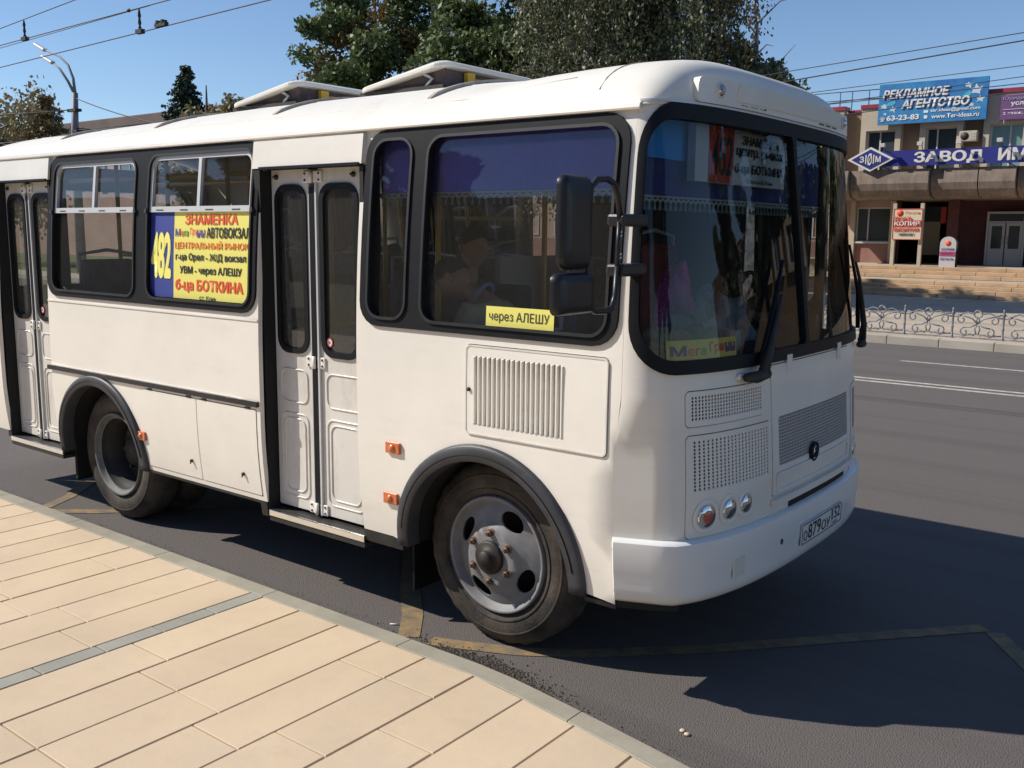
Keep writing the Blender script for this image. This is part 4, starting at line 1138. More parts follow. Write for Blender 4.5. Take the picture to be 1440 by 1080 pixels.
for k in range(6):
    a = R(30 + 60 * k); c = (.128 * math.cos(a), .128 * math.sin(a)); Mn = MW @ Matrix.Translation((c[0], c[1], .048))
    g = G(); g.lathe([(.027, 0), (.026, .003), (.019, .003)], 14, M=Mn, mi=0); g.lathe([(.017, .003), (.017, .022), (.010, .026), (.009, .036), (.001, .037)], 6, M=Mn, smooth=False); g.ob('wheel_nut', NUT, wroot)
# rear wheel: deep dished
rroot = wheel_root(-3.585, YW - .03); YR = YW - .03; MR = Matrix.Translation((-3.585, YR, .497)) @ Matrix.Rotation(R(90), 4, 'X')
tyre_ob(-3.585, YR, .24, rroot); o = tyre_ob(-3.585, YR + .29, .24, rroot)
g = G(); g.lathe([(.415, .010), (.42, .0125), (.426, .009)], 72, M=MR); g.ob('sidewall_ring', TYRE, rroot)
g = G(); g.lathe([(.313, -.01), (.312, .014), (.304, .02), (.292, .008), (.284, -.012), (.268, -.018)], 64, M=MR); rimr = g.ob('rim', mat('dull_rear_rim_paint', (.13, .135, .13), .65, var=.3, scale=10), rroot); g = G(); g.lathe([(.268, -.018), (.258, -.07), (.240, -.09), (.236, -.19)], 64, M=MR); g.ob('rim_barrel', DARKM, rimr)
g = G(); g.lathe([(.236, -.19), (.18, -.20), (.12, -.19), (.11, -.15), (.10, -.11), (.001, -.10)], 40, M=MR); g.ob('wheel_disc', DARKM, rroot)
for k in range(6):
    a = R(60 * k); g = G(); g.lathe([(.017, 0), (.017, .03), (.001, .032)], 6, M=MR @ Matrix.Translation((.145 * math.cos(a), .145 * math.sin(a), -.16)), smooth=False); g.ob('wheel_nut', DARKM, rroot)
# far-side wheels
for x in (0, -3.585):
    w_ = wheel_root(x, 2.335); g = G(); g.lathe([(.01, .0), (.28, .0), (.31, .02), (.42, .02), (.49, -.04), (.497, -.12), (.49, -.2), (.3, -.24), (.01, -.2)], 48, M=Matrix.Translation((x, 2.34, .497)) @ Matrix.Rotation(R(-90), 4, 'X')); g.ob('tyre', TYRE, w_)

# doors
YD = .125
def DP(x, z, off=0.0): return (x, YD - off, z)
def door_set(dx):
    d = bpy.data.objects.new('door', None); COL.objects.link(d); d.parent = bus; d.location = Vector((-1.28 + dx, YD, .45)) - Vector(bus.location); ORIGIN[d.name] = Vector((-1.28 + dx, YD, .45))
    def sh(l): return [(x + dx, z) for x, z in l]
    leafs_ = [(-1.70, -1.368, (-1.655, -1.398, 1.44, 2.405)), (-1.288, -.86, (-1.262, -.965, 1.44, 2.405))]
    for li, (a, b, w) in enumerate(leafs_):
        lf = patch('door_leaf', sh(rr(a, b, .475, 2.515, .01, 2)), [sh(rr(*w, .085))], DP, PAINT_D, d, .0, .03, .2)
        ring('door_window_rubber', sh(rr(w[0] - .012, w[1] + .012, w[2] - .012, w[3] + .012, .095)), [sh(rr(w[0] + .022, w[1] - .022, w[2] + .022, w[3] - .022, .065))], RUB, lf, .012, .04, DP)
        ring('door_glass', sh(rr(w[0] + .02, w[1] - .02, w[2] + .02, w[3] - .02, .07)), [], GLASSD, lf, -.005, 0, DP, .5)
        for (z0, z1, ins) in ((1.13, 1.33, .045), (.545, 1.06, .045), (.58, 1.03, .075)):
            g = G(); lp_ = rr(a + ins, b - ins if li == 0 else b - ins - .03, z0, z1, .05); lp_ = lp_ + [lp_[0]]
            g.tube([DP(x + dx, z, .001) for x, z in lp_], .006, 6, cap=False); g.ob('pressed_ridge', PAINT_D, lf)
        g = G(); kx = a + .05 if li == 0 else b - .13; g.lathe([(.015, 0), (.015, .012), (.006, .016), (.006, .03), (.001, .032)], 10, M=frame_at(DP, kx + dx, 2.46)); g.ob('stud', DARKM, lf)
    g = G(); g.box(-1.358 + dx, -1.305 + dx, YD - .012, YD + .02, .47, 2.40); rb = g.ob('centre_rubber', RUB, d, bevel=.006)
    g = G(); g.box(-1.303 + dx, -1.290 + dx, YD - .016, YD + .01, .47, 2.42); g.box(-1.3665 + dx, -1.3595 + dx, YD - .01, YD + .01, .47, 2.42); g.ob('edge_strip', ALUW, d)
    for z in (2.455, 1.39, .505):
        h_ = None
        for sx, xc in ((-1, -1.372), (1, -1.285)):
            g = G(); xw = .038
            g.box(xc - xw + dx, xc + xw + dx, YD - .012, YD - .001, z - .034, z + .034)
            hh = g.ob('hinge', PAINT, d, bevel=.006)
            g = G()
            for zz in (-.018, .018): g = G(); g.lathe([(.007, 0), (.006, .005), (.001, .006)], 8, M=frame_at(DP, xc + sx * .016 + dx, z + zz, .012)); g.ob('screw', DARKM, hh)
        g = G(); g.tube([(-1.33 + dx, YD - .02, z - .036), (-1.33 + dx, YD - .02, z + .036)], .011, 8); g.ob('hinge_pin', PAINT, d)
    # jambs, rubber returns, step, header
    g = G(); g.box(-1.765 + dx, -1.708 + dx, .045, YD + .06, .44, 2.50); g.box(-.868 + dx, -.84 + dx, .05, YD + .05, .46, 2.50); g.ob('jamb_rubber', DARK, d)
    g = G(); g.box(-1.70 + dx, -.86 + dx, YD + .0, YD + .03, 2.518, 2.60); g.box(-1.70 + dx, -.86 + dx, .03, YD + .03, 2.50, 2.515); g.ob('door_head', RUB, d)
    g = G(); g.box(-1.69 + dx, -.85 + dx, .045, .34, .425, .452); g.ob('step', DARKM, d)
    g = G(); g.box(-1.69 + dx, -.85 + dx, .028, .046, .415, .455); g.ob('step_edge', CHR, d, bevel=.004)
    g = G(); g.box(-1.69 + dx, -.85 + dx, .034, .3, .385, .413); g.ob('step_frame', DARKM, d)
    hd = patch('door_header', [(-1.775 + dx, 2.508), (-.845 + dx, 2.508), (-.845 + dx, 2.665), (-1.775 + dx, 2.665)], [], PX, PAINT, d, .030, .035, .2)
    return d
d1 = door_set(0); d2 = door_set(-3.36)
STK = mat('sticker_red_ring', (.6, .1, .1), .5)
for dx in (0, -3.36):
    g = G(); Ms = frame_at(DP, -1.215 + dx, 1.515, 0); g.lathe([(.001, .0), (.026, 0)], 16, M=Ms, mi=0); s_ = g.ob('round_sticker', WHT, d1 if dx == 0 else d2)
    g = G(); g.lathe([(.020, .001), (.027, .001)], 16, M=Ms); g.lathe([(.001, .001), (.009, .001)], 10, M=Ms); g.ob('red_ring', STK, s_)

# roof
def gv_(v, d=9.):
    w = min(1., max(0., (d - .3) / .9)); return (1 - min(1, abs(v)) ** (5 - 2.8 * w)) ** (.6 + .15 * w)
def cfun(v): return (max(0, 1 - abs(v) ** NEX)) ** (1 / NEX)
def RF(d, v, off=0.0):
    """d: metres back from the front edge; v -1..1 across"""
    xf = .8 + Af(2.72) * cfun(v); y = 1.25 + v * 1.165
    e1 = (1 - max(0., 1 - d / .25) ** 4) ** .5; hh = .25 + .07 * min(1., d / 1.6) - .055 * min(1., max(0., (d - 3.4) / 2.6)); e2 = (1 - max(0., 1 - (xf - XR - d) / .3) ** 3) ** .5 if xf - XR - d > 0 else 0
    return (xf - d, y, 2.70 + hh * gv_(v, d) * e1 * e2 + off)
ds = [0, .004, .012, .025, .045, .07, .1, .14, .19, .25, .32, .4, .5, .7] + [.9 + .35 * i for i in range(15)] + [6.2, 6.35, 6.42]
vv = [-math.cos(math.pi * i / 40) for i in range(41)]
vv = [math.copysign(abs(v) ** .8, v) if v else 0 for v in vv]
g = G(); V = []
for d in ds:
    for v in vv:
        xf = .8 + Af(2.72) * cfun(v); V.append(RF(min(d, xf - XR), v))
k = len(vv); g.add(V, [(i * k + j, i * k + j + 1, (i + 1) * k + j + 1, (i + 1) * k + j) for i in range(len(ds) - 1) for j in range(k - 1)], smooth=True)
roof = g.ob('roof', ROOFP, bus)
# liner sealing the roof and side top edge, gutter rail
def rz(x, y):
    v = (y - 1.25) / 1.165; return RF(.8 + Af(2.72) * cfun(v) - x, v)[2]
g = G(); n = 60; V = []
for i in range(n + 1):
    x = XR + (.86 - XR) * i / n
    for o, dz in ((-.01, .0), (.028, -.012), (.032, -.004), (.030, .012), (.012, .020), (-.02, .024)): V.append(P(x - .8, 2.69 + dz, o))
k = 6; g.add(V, [(i * k + j, (i + 1) * k + j, (i + 1) * k + j + 1, i * k + j + 1) for i in range(n) for j in range(k - 1)] + [tuple(n * k + j for j in range(k))], smooth=False); g.ob('gutter', PAINT, roof)
RIB = mat('roof_rib_shade', (.42, .38, .33), .6, var=.2, scale=10)  # grey-brown has the shade of the ribs' front faces painted in
for x in (-4.46, -3.17, -1.88, -.59):
    for sgn_ in (1,):
        pts = [(x, y, rz(x, y)) for y in [.30 + .05 * i for i in range(39)]]
        g = G(); V = []
        for i, (a, b, c) in enumerate(pts):
            h = .019 * min(1, i / 1.5 + .35, (38 - i) / 1.5 + .35)
            V += [(a - .016, b, c - .01), (a - .013, b, c + h), (a + .013, b, c + h), (a + .016, b, c - .01)]
        g.add(V, [(i * 4 + j, i * 4 + j + 1, (i + 1) * 4 + j + 1, (i + 1) * 4 + j) for i in range(len(pts) - 1) for j in range(3)] + [(0, 1, 2, 3)]); g.ob('roof_rib', RIB, roof)
g = G()
for x, r in ((.60, .0035),): g.tube([(x, y, rz(x, y) + .001) for y in [.12 + .06 * i for i in range(38)]], r, 4)
g.ob('roof_seam', mat('seam_sealant', (.30, .22, .14), .8), roof)
for y in (.24, .62): 
    g = G(); g.tube([(x, y, rz(x, y) + .0) for x in [-5.4 + .2 * i for i in range(30)]], .0025, 4); g.ob('roof_seam', ROOFP, roof)
# ventilation hatches popped up at the front
for (xr, xf_) in ((-2.93, -2.22), (-1.62, -.90)):
    ht = bpy.data.objects.new('roof_hatch', None); COL.objects.link(ht); ht.parent = bus; ht.location = Vector((xr, 1.25, 2.98)) - Vector(bus.location); ORIGIN[ht.name] = Vector((xr, 1.25, 2.98))
    zr, zf = 3.015, 3.125
    y0, y1 = .74, 1.76
    zx = lambda x: zr + (zf - zr) * min(1, (x - xr) / (xf_ - xr))
    g = G(); nx, ny = 8, 12; V = []
    lp_ = rr(xr, xf_, y0, y1, .09, 5)
    dome = lambda x, y: .022 * (1 - ((y - 1.25) / .52) ** 4) * 1.0
    top = [(x, y, zx(x) + .012) for x, y in lp_]; mid = [(x, y, zx(x) - .012) for x, y in lp_]; n = len(lp_); c_ = ((xr + xf_) / 2, 1.25)
    inn = [(c_[0] + (x - c_[0]) * .86, c_[1] + (y - c_[1]) * .9, zx(x) + .032) for x, y in lp_]
    g.add(mid + top + inn, [(i, (i + 1) % n, n + (i + 1) % n, n + i) for i in range(n)] + [(n + i, n + (i + 1) % n, 2 * n + (i + 1) % n, 2 * n + i) for i in range(n)] + [tuple(2 * n + i for i in range(n)), tuple(range(n - 1, -1, -1))], smooth=False)
    g.ob('hatch_lid', PAINT, ht, bevel=.004)
    g = G(); g.box(xr + .06, xf_ - .06, y0 + .1, y1 - .1, 2.9, 3.0 + .02); 
    g.box(xr + .0, xf_ - .02, y0 + .03, y0 + .06, 2.97, rz(xf_, .8) + .02)
    g.ob('hatch_frame', DARKM, ht)
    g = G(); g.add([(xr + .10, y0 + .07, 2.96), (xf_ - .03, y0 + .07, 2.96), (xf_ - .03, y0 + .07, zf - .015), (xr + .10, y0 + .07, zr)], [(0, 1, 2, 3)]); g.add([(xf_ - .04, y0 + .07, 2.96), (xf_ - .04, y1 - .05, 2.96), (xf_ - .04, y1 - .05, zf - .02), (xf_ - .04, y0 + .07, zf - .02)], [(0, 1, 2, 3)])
    g.ob('hatch_gap_shade', mat('hatch_shade_sheet', (.10, .08, .08), .9, var=.3, scale=12), ht)  # dark sheets stand in for the shade under the raised lid
    g = G(); g.tube([(xf_ - .02, 1.06, 3.06), (xf_ - .02, 1.55, 3.05)], .016, 6); g.box(xf_ - .035, xf_ - .005, .98, 1.05, 3.02, 3.1); g.ob('lift_bar', mat('yellow_bar', (.75, .48, .05), .5), ht)
    g = G(); g.tube([(xf_ - .2, y0 + .055, 2.99), (xf_ - .12, y0 + .05, 3.05), (xf_ - .2, y0 + .055, 3.09)], .012, 5); g.ob('stay', ALUW, ht)

# front mask
sE = .032
WS = (.062, LF - .062, 1.545, 2.715)     # windscreen rubber outer in s,z
HOOD = (sy(.80), sy(1.94), .885, 1.535); HL1 = (sy(.165), sy(.725), 1.305, 1.47); HL2 = (sy(.165), sy(.785), .795, 1.272); HR1 = (sy(2.0), sy(2.40), .795, 1.30)
mask = patch('front_mask', [(sE, .745), (LF - sE, .745), (LF - sE, 2.735), (sE, 2.735)], [rr(WS[0] + .02, WS[1] - .02, WS[2] + .02, WS[3] - .02, .2, 8), rr(*HOOD, .02), rr(*HL1, .025), rr(*HL2, .025), rr(*HR1, .02)], P, PAINT, bus, 0.0, .03, .075)
patch('mask_backing', [(.08, .6), (LF - .08, .6), (LF - .08, 1.56), (.08, 1.56)], [], P, DARK, mask, -.075, 0, .2)
# corner infill between side panel and mask
patch('corner_panel', [(.034, .45), (sy(.14), .45), (sy(.14), .745), (.034, .745)], [], P, DARK, mask, -.01, 0, .1)
wsr = patch('windscreen_rubber', rr(*WS, .23, 9), [rr(WS[0] + .050, LF / 2 - .022, WS[2] + .06, WS[3] - .072, (.19, .03, .03, .17), 8), rr(LF / 2 + .022, WS[1] - .050, WS[2] + .06, WS[3] - .072, (.03, .19, .17, .03), 8)], P, RUB, bus, .013, .05, .075)
for a, b, rad in ((WS[0] + .043, LF / 2 - .015, (.19, .03, .03, .17)), (LF / 2 + .015, WS[1] - .043, (.03, .19, .17, .03))):
    patch('windscreen_glass', rr(a, b, WS[2] + .053, WS[3] - .065, rad, 8), [], P, GLASSF, wsr, -.006, 0, .06)
# perforated sheets
def perf(name, s0, s1, z0, z1, nx, nz, kind, parent, off, fill=.68, m=None):
    V = []; F = []; dx = (s1 - s0) / nx; dz = (z1 - z0) / nz
    for i in range(nx):
        for j in range(nz):
            cx, cz = s0 + (i + .5) * dx, z0 + (j + .5) * dz; b = len(V)
            if kind == 'round':
                o_ = [(1, 0), (1, 1), (0, 1), (-1, 1), (-1, 0), (-1, -1), (0, -1), (1, -1)]
                q = min(dx, dz) / 2 * fill
                inner = [(cx + q * math.cos(math.pi / 4 * t), cz + q * math.sin(math.pi / 4 * t)) for t in range(8)]
            else:
                o_ = [(1, 1), (-1, 1), (-1, -1), (1, -1)]; inner = [(cx + a * dx / 2 * fill, cz + c * dz / 2 * fill) for a, c in o_]
            n = len(o_); outer_ = [(cx + a * dx / 2, cz + c * dz / 2) for a, c in o_]
            V += [P(s, z, off) for s, z in outer_] + [P(s, z, off) for s, z in inner] + [P(s, z, off - .006) for s, z in inner]
            F += [(b + t, b + (t + 1) % n, b + n + (t + 1) % n, b + n + t) for t in range(n)] + [(b + n + t, b + n + (t + 1) % n, b + 2 * n + (t + 1) % n, b + 2 * n + t) for t in range(n)]
    g = G(); g.add(V, F); o = g.ob(name, m or PAINT, parent); o['kind'] = 'stuff'; return o
GRL = mat('grille_grey_mesh', (.45, .44, .43), .5)
u1 = patch('upper_vent_panel', inset(*HL1, .025, .004), [rr(sy(.195), sy(.705), 1.335, 1.445, .012)], P, PAINT, mask, .004, .014, .08)
perf('perforated_grille', sy(.195), sy(.705), 1.335, 1.445, 26, 7, 'round', u1, .001, .84)
lv = patch('lamp_panel', inset(*HL2, .025, .004), [rr(sy(.20), sy(.765), 1.015, 1.245, .012)], P, PAINT, mask, .004, .014, .08)
perf('perforated_grille', sy(.20), sy(.765), 1.015, 1.245, 21, 14, 'round', lv, .001, .84)
hd = patch('bonnet_flap', inset(*HOOD, .02, .004), [rr(sy(.87), sy(1.89), 1.03, 1.275, .012)], P, PAINT, mask, .004, .014, .08)
perf('mesh_grille', sy(.87), sy(1.89), 1.03, 1.275, 52, 15, 'square', hd, .0, .66, GRL)
patch('bonnet_lower_panel', rr(sy(.84), sy(1.90), .90, 1.0, .02), [rr(sy(.86), sy(1.88), .915, .985, .02)], P, PAINT, hd, .012, .008, .08)
rp_ = patch('right_lamp_panel', inset(*HR1, .02, .004), [rr(sy(2.04), sy(2.38), 1.03, 1.27, .012)], P, PAINT, mask, .004, .014, .08)
perf('mesh_grille', sy(2.04), sy(2.38), 1.03, 1.27, 18, 15, 'square', rp_, .0, .66, GRL)
patch('bonnet_sill', rr(sy(.79), sy(1.94), .845, .878, .008), [], P, PAINT, mask, .03, .03, .08)
for y in (1.0, 1.72):
    g = G(); M_ = frame_at(PY, y, 1.525, .004); g.box(-.03, .03, -.045, .045, 0, .010, M=M_); g.box(-.018, .018, -.10, -.046, 0, .006, M=M_); g.ob('bonnet_hinge', PAINT, hd, bevel=.003)
# lamps
def lamp(y, z, r, kind, par):
    M_ = frame_at(PY, y, z, .004); g = G(); g.lathe([(r + .028, .0), (r + .02, .007), (r + .006, .004), (r + .003, -.004)], 26, M=M_); b_ = g.ob('headlight', PAINT, par)
    g = G(); g.lathe([(r + .003, -.004), (r, .006), (r - .006, .008)], 26, M=M_); g.ob('bezel', CHR, b_)
    g = G(); g.lathe([(r - .006, .006), (r * .6, .012), (.001, .014)], 26, M=M_)
    g.ob('lens', {'w': LENS, 'o': LENS}[kind], b_)
    if kind == 'o': g = G(); g.lathe([(r * .58, .0125), (r * .4, .016), (.001, .018)], 20, M=M_); g.ob('orange_centre', mat('turn_lens', (.42, .10, .06), .3, coat=.5), b_)
lamp(.275, .893, .053, 'o', lv); lamp(.425, .902, .046, 'w', lv); lamp(.553, .905, .043, 'w', lv)
for y, k_ in ((2.33, 'o'), (2.2, 'w'), (2.09, 'w')): lamp(y, .9, .036, k_, rp_)
g = G(); M_ = frame_at(PY, 1.29, 1.035, .006); g.lathe([(.052, 0), (.052, .012), (.044, .016), (.040, .008), (.001, .008)], 28, M=M_); bd = g.ob('round_badge', RUB, hd)
g = G(); g.tube([M_ @ Vector(p) for p in ((-.018, -.03, .012), (-.018, .018, .012), (0, .032, .012), (.018, .018, .012), (.018, -.03, .012))], .004, 5); g.lathe([(.008, .009), (.001, .014)], 8, M=M_); g.ob('badge_emblem', CHR, bd)
# bumper
prof = [(-.02, .798), (.026, .796), (.040, .785), (.046, .75), (.046, .64), (.040, .60), (.044, .565), (.040, .535), (.028, .51), (.0, .488), (-.08, .47)]
g = G(); n = 96; V = []; s0, s1 = .006, LF - .006
for i in range(n + 1):
    s = s0 + (s1 - s0) * i / n; dd = min(s - s0, s1 - s)
    q = min(1., .45 + dd / .06 * .55)
    for o, z in prof:
        V.append(P(s, z - (0 if dd > .4 else .0), o * q if o > 0 else o))
k = len(prof); g.add(V, [(i * k + j, i * k + j + 1, (i + 1) * k + j + 1, (i + 1) * k + j) for i in range(n) for j in range(k - 1)] + [tuple(range(k)), tuple(n * k + j for j in range(k - 1, -1, -1))], smooth=False)
for f_i in range(len(g.sm)): g.sm[f_i] = True
bmp = g.ob('bumper', BUMP, bus)
em = bmp.modifiers.new('edge', 'EDGE_SPLIT'); em.split_angle = R(40)
for (s, z) in ((.085, .755), (.09, .555)):
    g = G(); g.lathe([(.018, -.001), (.016, .003), (.009, .001), (.008, .006), (.001, .006)], 14, M=frame_at(P, s, z, .034)); g.ob('bolt', ALUW, bmp)
g = G(); ml = frame_at(PY, .45, .63, .044); g.add([( -.045, -.05, .002), (.045, -.05, .002), (.045, .05, .002), (-.045, .05, .002), (-.036, -.044, .007), (.036, -.044, .002), (.036, .04, .002), (-.036, .04, .007)], [(0, 1, 5, 4), (1, 2, 6, 5), (2, 3, 7, 6), (3, 0, 4, 7), (4, 5, 6, 7)], M=ml); g.ob('step_pocket', PAINT_D, bmp)
g = G(); g.lathe([(.016, 0), (.014, .003), (.001, .001)], 14, M=frame_at(PY, .84, .66, .045)); g.ob('tow_hole', DARKM, bmp)
patch('bumper_slot', rr(sy(1.0), sy(1.85), .79, .835, .01), [], P, DARK, bmp, .005, .02, .1)
# number plate
plt = patch('number_plate', rr(sy(1.06), sy(1.655), .582, .695, .008), [], P, WHTP, bmp, .056, .006, .12)
ring('plate_border', rr(sy(1.06) + .004, sy(1.655) - .004, .586, .691, .006), [rr(sy(1.06) + .009, sy(1.655) - .009, .591, .686, .005)], BLKT, plt, .0575, .001, P)
def SP(u, v, off=0): return P(u, v, .056 + off)
a0 = sy(1.06); pw = sy(1.655) - a0
for t, f0, f1, z0, z1 in (('О', .04, .12, .60, .655), ('879', .14, .44, .60, .678), ('ОУ', .46, .68, .60, .655), ('152', .73, .95, .622, .683), ('RUS', .76, .88, .596, .612)):
    lettering(t, (a0 + pw * f0, a0 + pw * f1, z0, z1), SP, BLKT, plt, off=.002, bold=.01)
g = G(); g.box(-.001, .001, -.05, .05, 0, .001, M=frame_at(PY, 1.06 + .595 * .71, .638, .0575)); g.ob('plate_divider', BLKT, plt)
# roof-front lamp pod
pod = patch('marker_lamp_pod', rr(sy(.235), LF - sy(.235), 2.725, 2.835, .03), [], P, PAINT, bus, .022, .10, .06)
patch('pod_face', rr(sy(.56), LF - sy(.56), 2.752, 2.826, .02), [], P, PAINT, pod, .030, .012, .08)
for k in range(3): patch('pod_slot', rr(sy(.60 + k * .10), sy(.675 + k * .10), 2.738, 2.745, .002, 1), [], P, DARK, pod, .0235, .001, .1)
for k in range(3): patch('pod_slot', rr(sy(1.62 + k * .12), sy(1.70 + k * .12), 2.738, 2.745, .002, 1), [], P, DARK, pod, .0235, .001, .1)
for y in (.40, 2.10):
    M_ = frame_at(PY, y, 2.785, .022); g = G(); g.lathe([(.036, 0), (.034, .006), (.026, .010)], 20, M=M_); ll = g.ob('marker_lamp', PAINT_D, pod); g = G(); g.lathe([(.027, .008), (.018, .02), (.001, .026)], 18, M=M_); g.ob('lens', LENS, ll)
patch('front_drip_rail', [(.05, 2.712), (LF - .05, 2.712), (LF - .05, 2.722), (.05, 2.722)], [], P, ALUW, bus, .014, .014, .08)
# wipers
def wiper(y0, z0, y1, z1, name='wiper'):
    w = bpy.data.objects.new(name, None); COL.objects.link(w); w.parent = bus; w.location = Vector(PY(y0, z0, .05)) - Vector(bus.location); ORIGIN[w.name] = Vector(PY(y0, z0, .05)); return w
def on(y, z, off): return PY(y, z, off)
wa = wiper(.60, 1.50, 1.0, 1.95)
g = G(); g.tube([on(.52, 1.505, .03), on(.58, 1.505, .055), on(.66, 1.515, .06)], [.020, .03, .026], 8); g.ob('pivot', DARKM, wa)
g = G(); g.tube([on(.63, 1.515, .055), on(.70, 1.62, .06), on(.82, 1.80, .055), on(.87, 1.87, .05)], [.03, .020, .011, .008], 6); g.tube([on(.66, 1.51, .045), on(.76, 1.66, .05), on(.86, 1.82, .045)], [.02, .014, .008], 6); g.ob('arm', DARKM, wa)
g = G(); g.tube([on(.665, 1.56, .028), on(.79, 1.77, .034), on(.96, 2.03, .026)], [.018, .015, .009], 6); g.ob('blade', RUB, wa)
g = G(); g.lathe([(.016, 0), (.016, .014), (.001, .016)], 12, M=frame_at(PY, .505, 1.505, .0)); g.ob('washer_nozzle', PAINT, wa)
wb = wiper(2.36, 1.49, 2.0, 2.0)
g = G(); g.tube([on(2.30, 1.50, .03), on(2.36, 1.50, .06), on(2.41, 1.52, .07)], [.018, .026, .022], 8); g.ob('pivot', DARKM, wb)
g = G(); g.tube([on(2.39, 1.51, .065), on(2.36, 1.62, .07), on(2.2, 1.9, .05), on(2.14, 2.0, .04)], [.026, .018, .01, .008], 6); g.ob('arm', DARKM, wb)
g = G(); g.tube([on(2.37, 1.60, .035), on(2.22, 1.83, .035), on(2.04, 2.10, .028)], [.013, .011, .007], 6); g.ob('blade', RUB, wb)
# mirrors
MIRM = mat('mirror_housing', (.014, .014, .017), .38, spec=.5, bump=.06, bscale=200)
XM = .90
def mirror_body(y0, y1, z0, z1, rad, dep, par, tilt=0):
    lp_ = rr(y0, y1, z0, z1, rad, 6); n = len(lp_); cy, cz = (y0 + y1) / 2, (z0 + z1) / 2
    def ringv(sc, x): return [(x + tilt * (y - cy), cy + (y - cy) * sc, cz + (z - cz) * sc) for y, z in lp_]
    rings = [ringv(.94, XM - dep * .5), ringv(1.0, XM - dep * .42), ringv(1.0, XM - dep * .1), ringv(.96, XM + dep * .22), ringv(.84, XM + dep * .45), ringv(.5, XM + dep * .55)]
    g = G(); V = sum(rings, []); g.add(V, [(i * n + j, i * n + (j + 1) % n, (i + 1) * n + (j + 1) % n, (i + 1) * n + j) for i in range(5) for j in range(n)] + [tuple(5 * n + j for j in range(n)), tuple(range(n - 1, -1, -1))], smooth=True)
    o = g.ob('mirror_housing', MIRM, par); e = o.modifiers.new('e', 'EDGE_SPLIT'); e.split_angle = R(50)
    g = G(); g.add(ringv(.9, XM - dep * .5 - .002), [tuple(range(n - 1, -1, -1))]); g.ob('mirror_glass', CHR, o)
    return o
mir = bpy.data.objects.new('side_mirror', None); COL.objects.link(mir); mir.parent = bus; mir.location = Vector((.9, -.2, 2.2)) - Vector(bus.location); ORIGIN[mir.name] = Vector((.9, -.2, 2.2))
mirror_body(-.590, -.385, 2.012, 2.372, (.05, .03, .04, .04), .045, mir, .0)
mirror_body(-.625, -.355, 1.838, 2.000, .035, .045, mir, .0)
g = G(); pth = [(.90, -.16, 2.20), (.90, -.185, 2.30), (.90, -.215, 2.35), (.90, -.27, 2.368), (.90, -.34, 2.362), (.90, -.385, 2.33), (.90, -.40, 2.25), (.90, -.40, 1.94), (.90, -.385, 1.87), (.90, -.34, 1.842), (.90, -.26, 1.838), (.90, -.21, 1.85), (.90, -.185, 1.90), (.90, -.175, 2.02)]
g.tube(pth, .0135, 8); g.tube([(.90, -.17, 2.2), (.90, -.178, 2.02)], .010, 8); g.ob('bracket_tube', MIRM, mir)
for z in (2.205, 2.0):
    g = G(); g.box(.84, .93, -.175, .02, z - .024, z + .028); g.ob('mount', MIRM, mir, bevel=.012)
g = G(); [g.lathe([(.001, 0), (.012, .004), (.012, .012), (.001, .016)], 10, M=Matrix.Translation((.9, -.165, z))) for z in (2.135, 2.15, 2.06, 2.045)]; g.ob('bolt', CHR, mir)

# interior fittings
g = G(); g.box(XR + .02, .55, .70, 2.36, .862, .90); g.box(XR + .02, -5.1, .14, .70, .862, .90); g.box(-3.03, -1.74, .13, .70, .862, .90); g.box(-.82, -.56, .13, .70, .862, .90); g.ob('floor', FLOOR, bus)
g = G(); g.box(-4.19, -3.03, .14, .72, 1.12, 1.15); g.box(-4.19, -3.03, .70, .72, .86, 1.12); g.box(-.56, .64, .14, .72, 1.13, 1.16); g.box(-.56, .64, .70, .72, .86, 1.13); g.ob('wheel_box', INTD, bus)
g = G(); [g.box(-1.71 + q, -.85 + q, .35, .70, .62, .66) for q in (0, -3.36)]; [g.box(-1.71 + q, -.85 + q, .70, .72, .4, .862) for q in (0, -3.36)]; [g.box(-1.71 + q, -.85 + q, .34, .36, .45, .62) for q in (0, -3.36)]; g.ob('entrance_step', FLOOR, bus)
g = G(); g.box(XR + .02, -5.10, .14, .18, .9, 1.64); g.box(-4.2, -3.04, .10, .13, 1.15, 1.64); g.box(-3.04, -1.8, .10, .13, .9, 1.64); g.box(-.8, -.56, .10, .13, .9, 1.64); g.box(-.56, .64, .10, .13, 1.16, 1.64); g.box(.64, .8, .10, .13, .9, 1.64); g.box(XR, .8, 2.36, 2.39, .9, 1.66); g.box(XR + .035, XR + .05, .12, 2.38, .9, 1.6); g.box(XR + .035, XR + .05, .12, 2.38, 2.54, 2.7); g.ob('inner_lining', INT, bus)
g = G(); V = []
for x in (XR + .03, .9):
    for i in range(21): y = .12 + 2.26 * i / 20; V.append((x, y, min(2.66 + .2 * gv_((y - 1.25) / 1.2), rz(-2, y) - .03)))
g.add(V, [(i, i + 1, 22 + i, 21 + i) for i in range(20)]); g.ob('ceiling_lining', INT, bus)
SEAT = mat('seat_fabric', (.16, .18, .25), .9, var=.3, scale=12); SEATR = mat('red_seat_cover', (.20, .03, .025), .85, var=.3, scale=6); SEATP = mat('pinkish_grab_pad', (.35, .16, .12), .8)
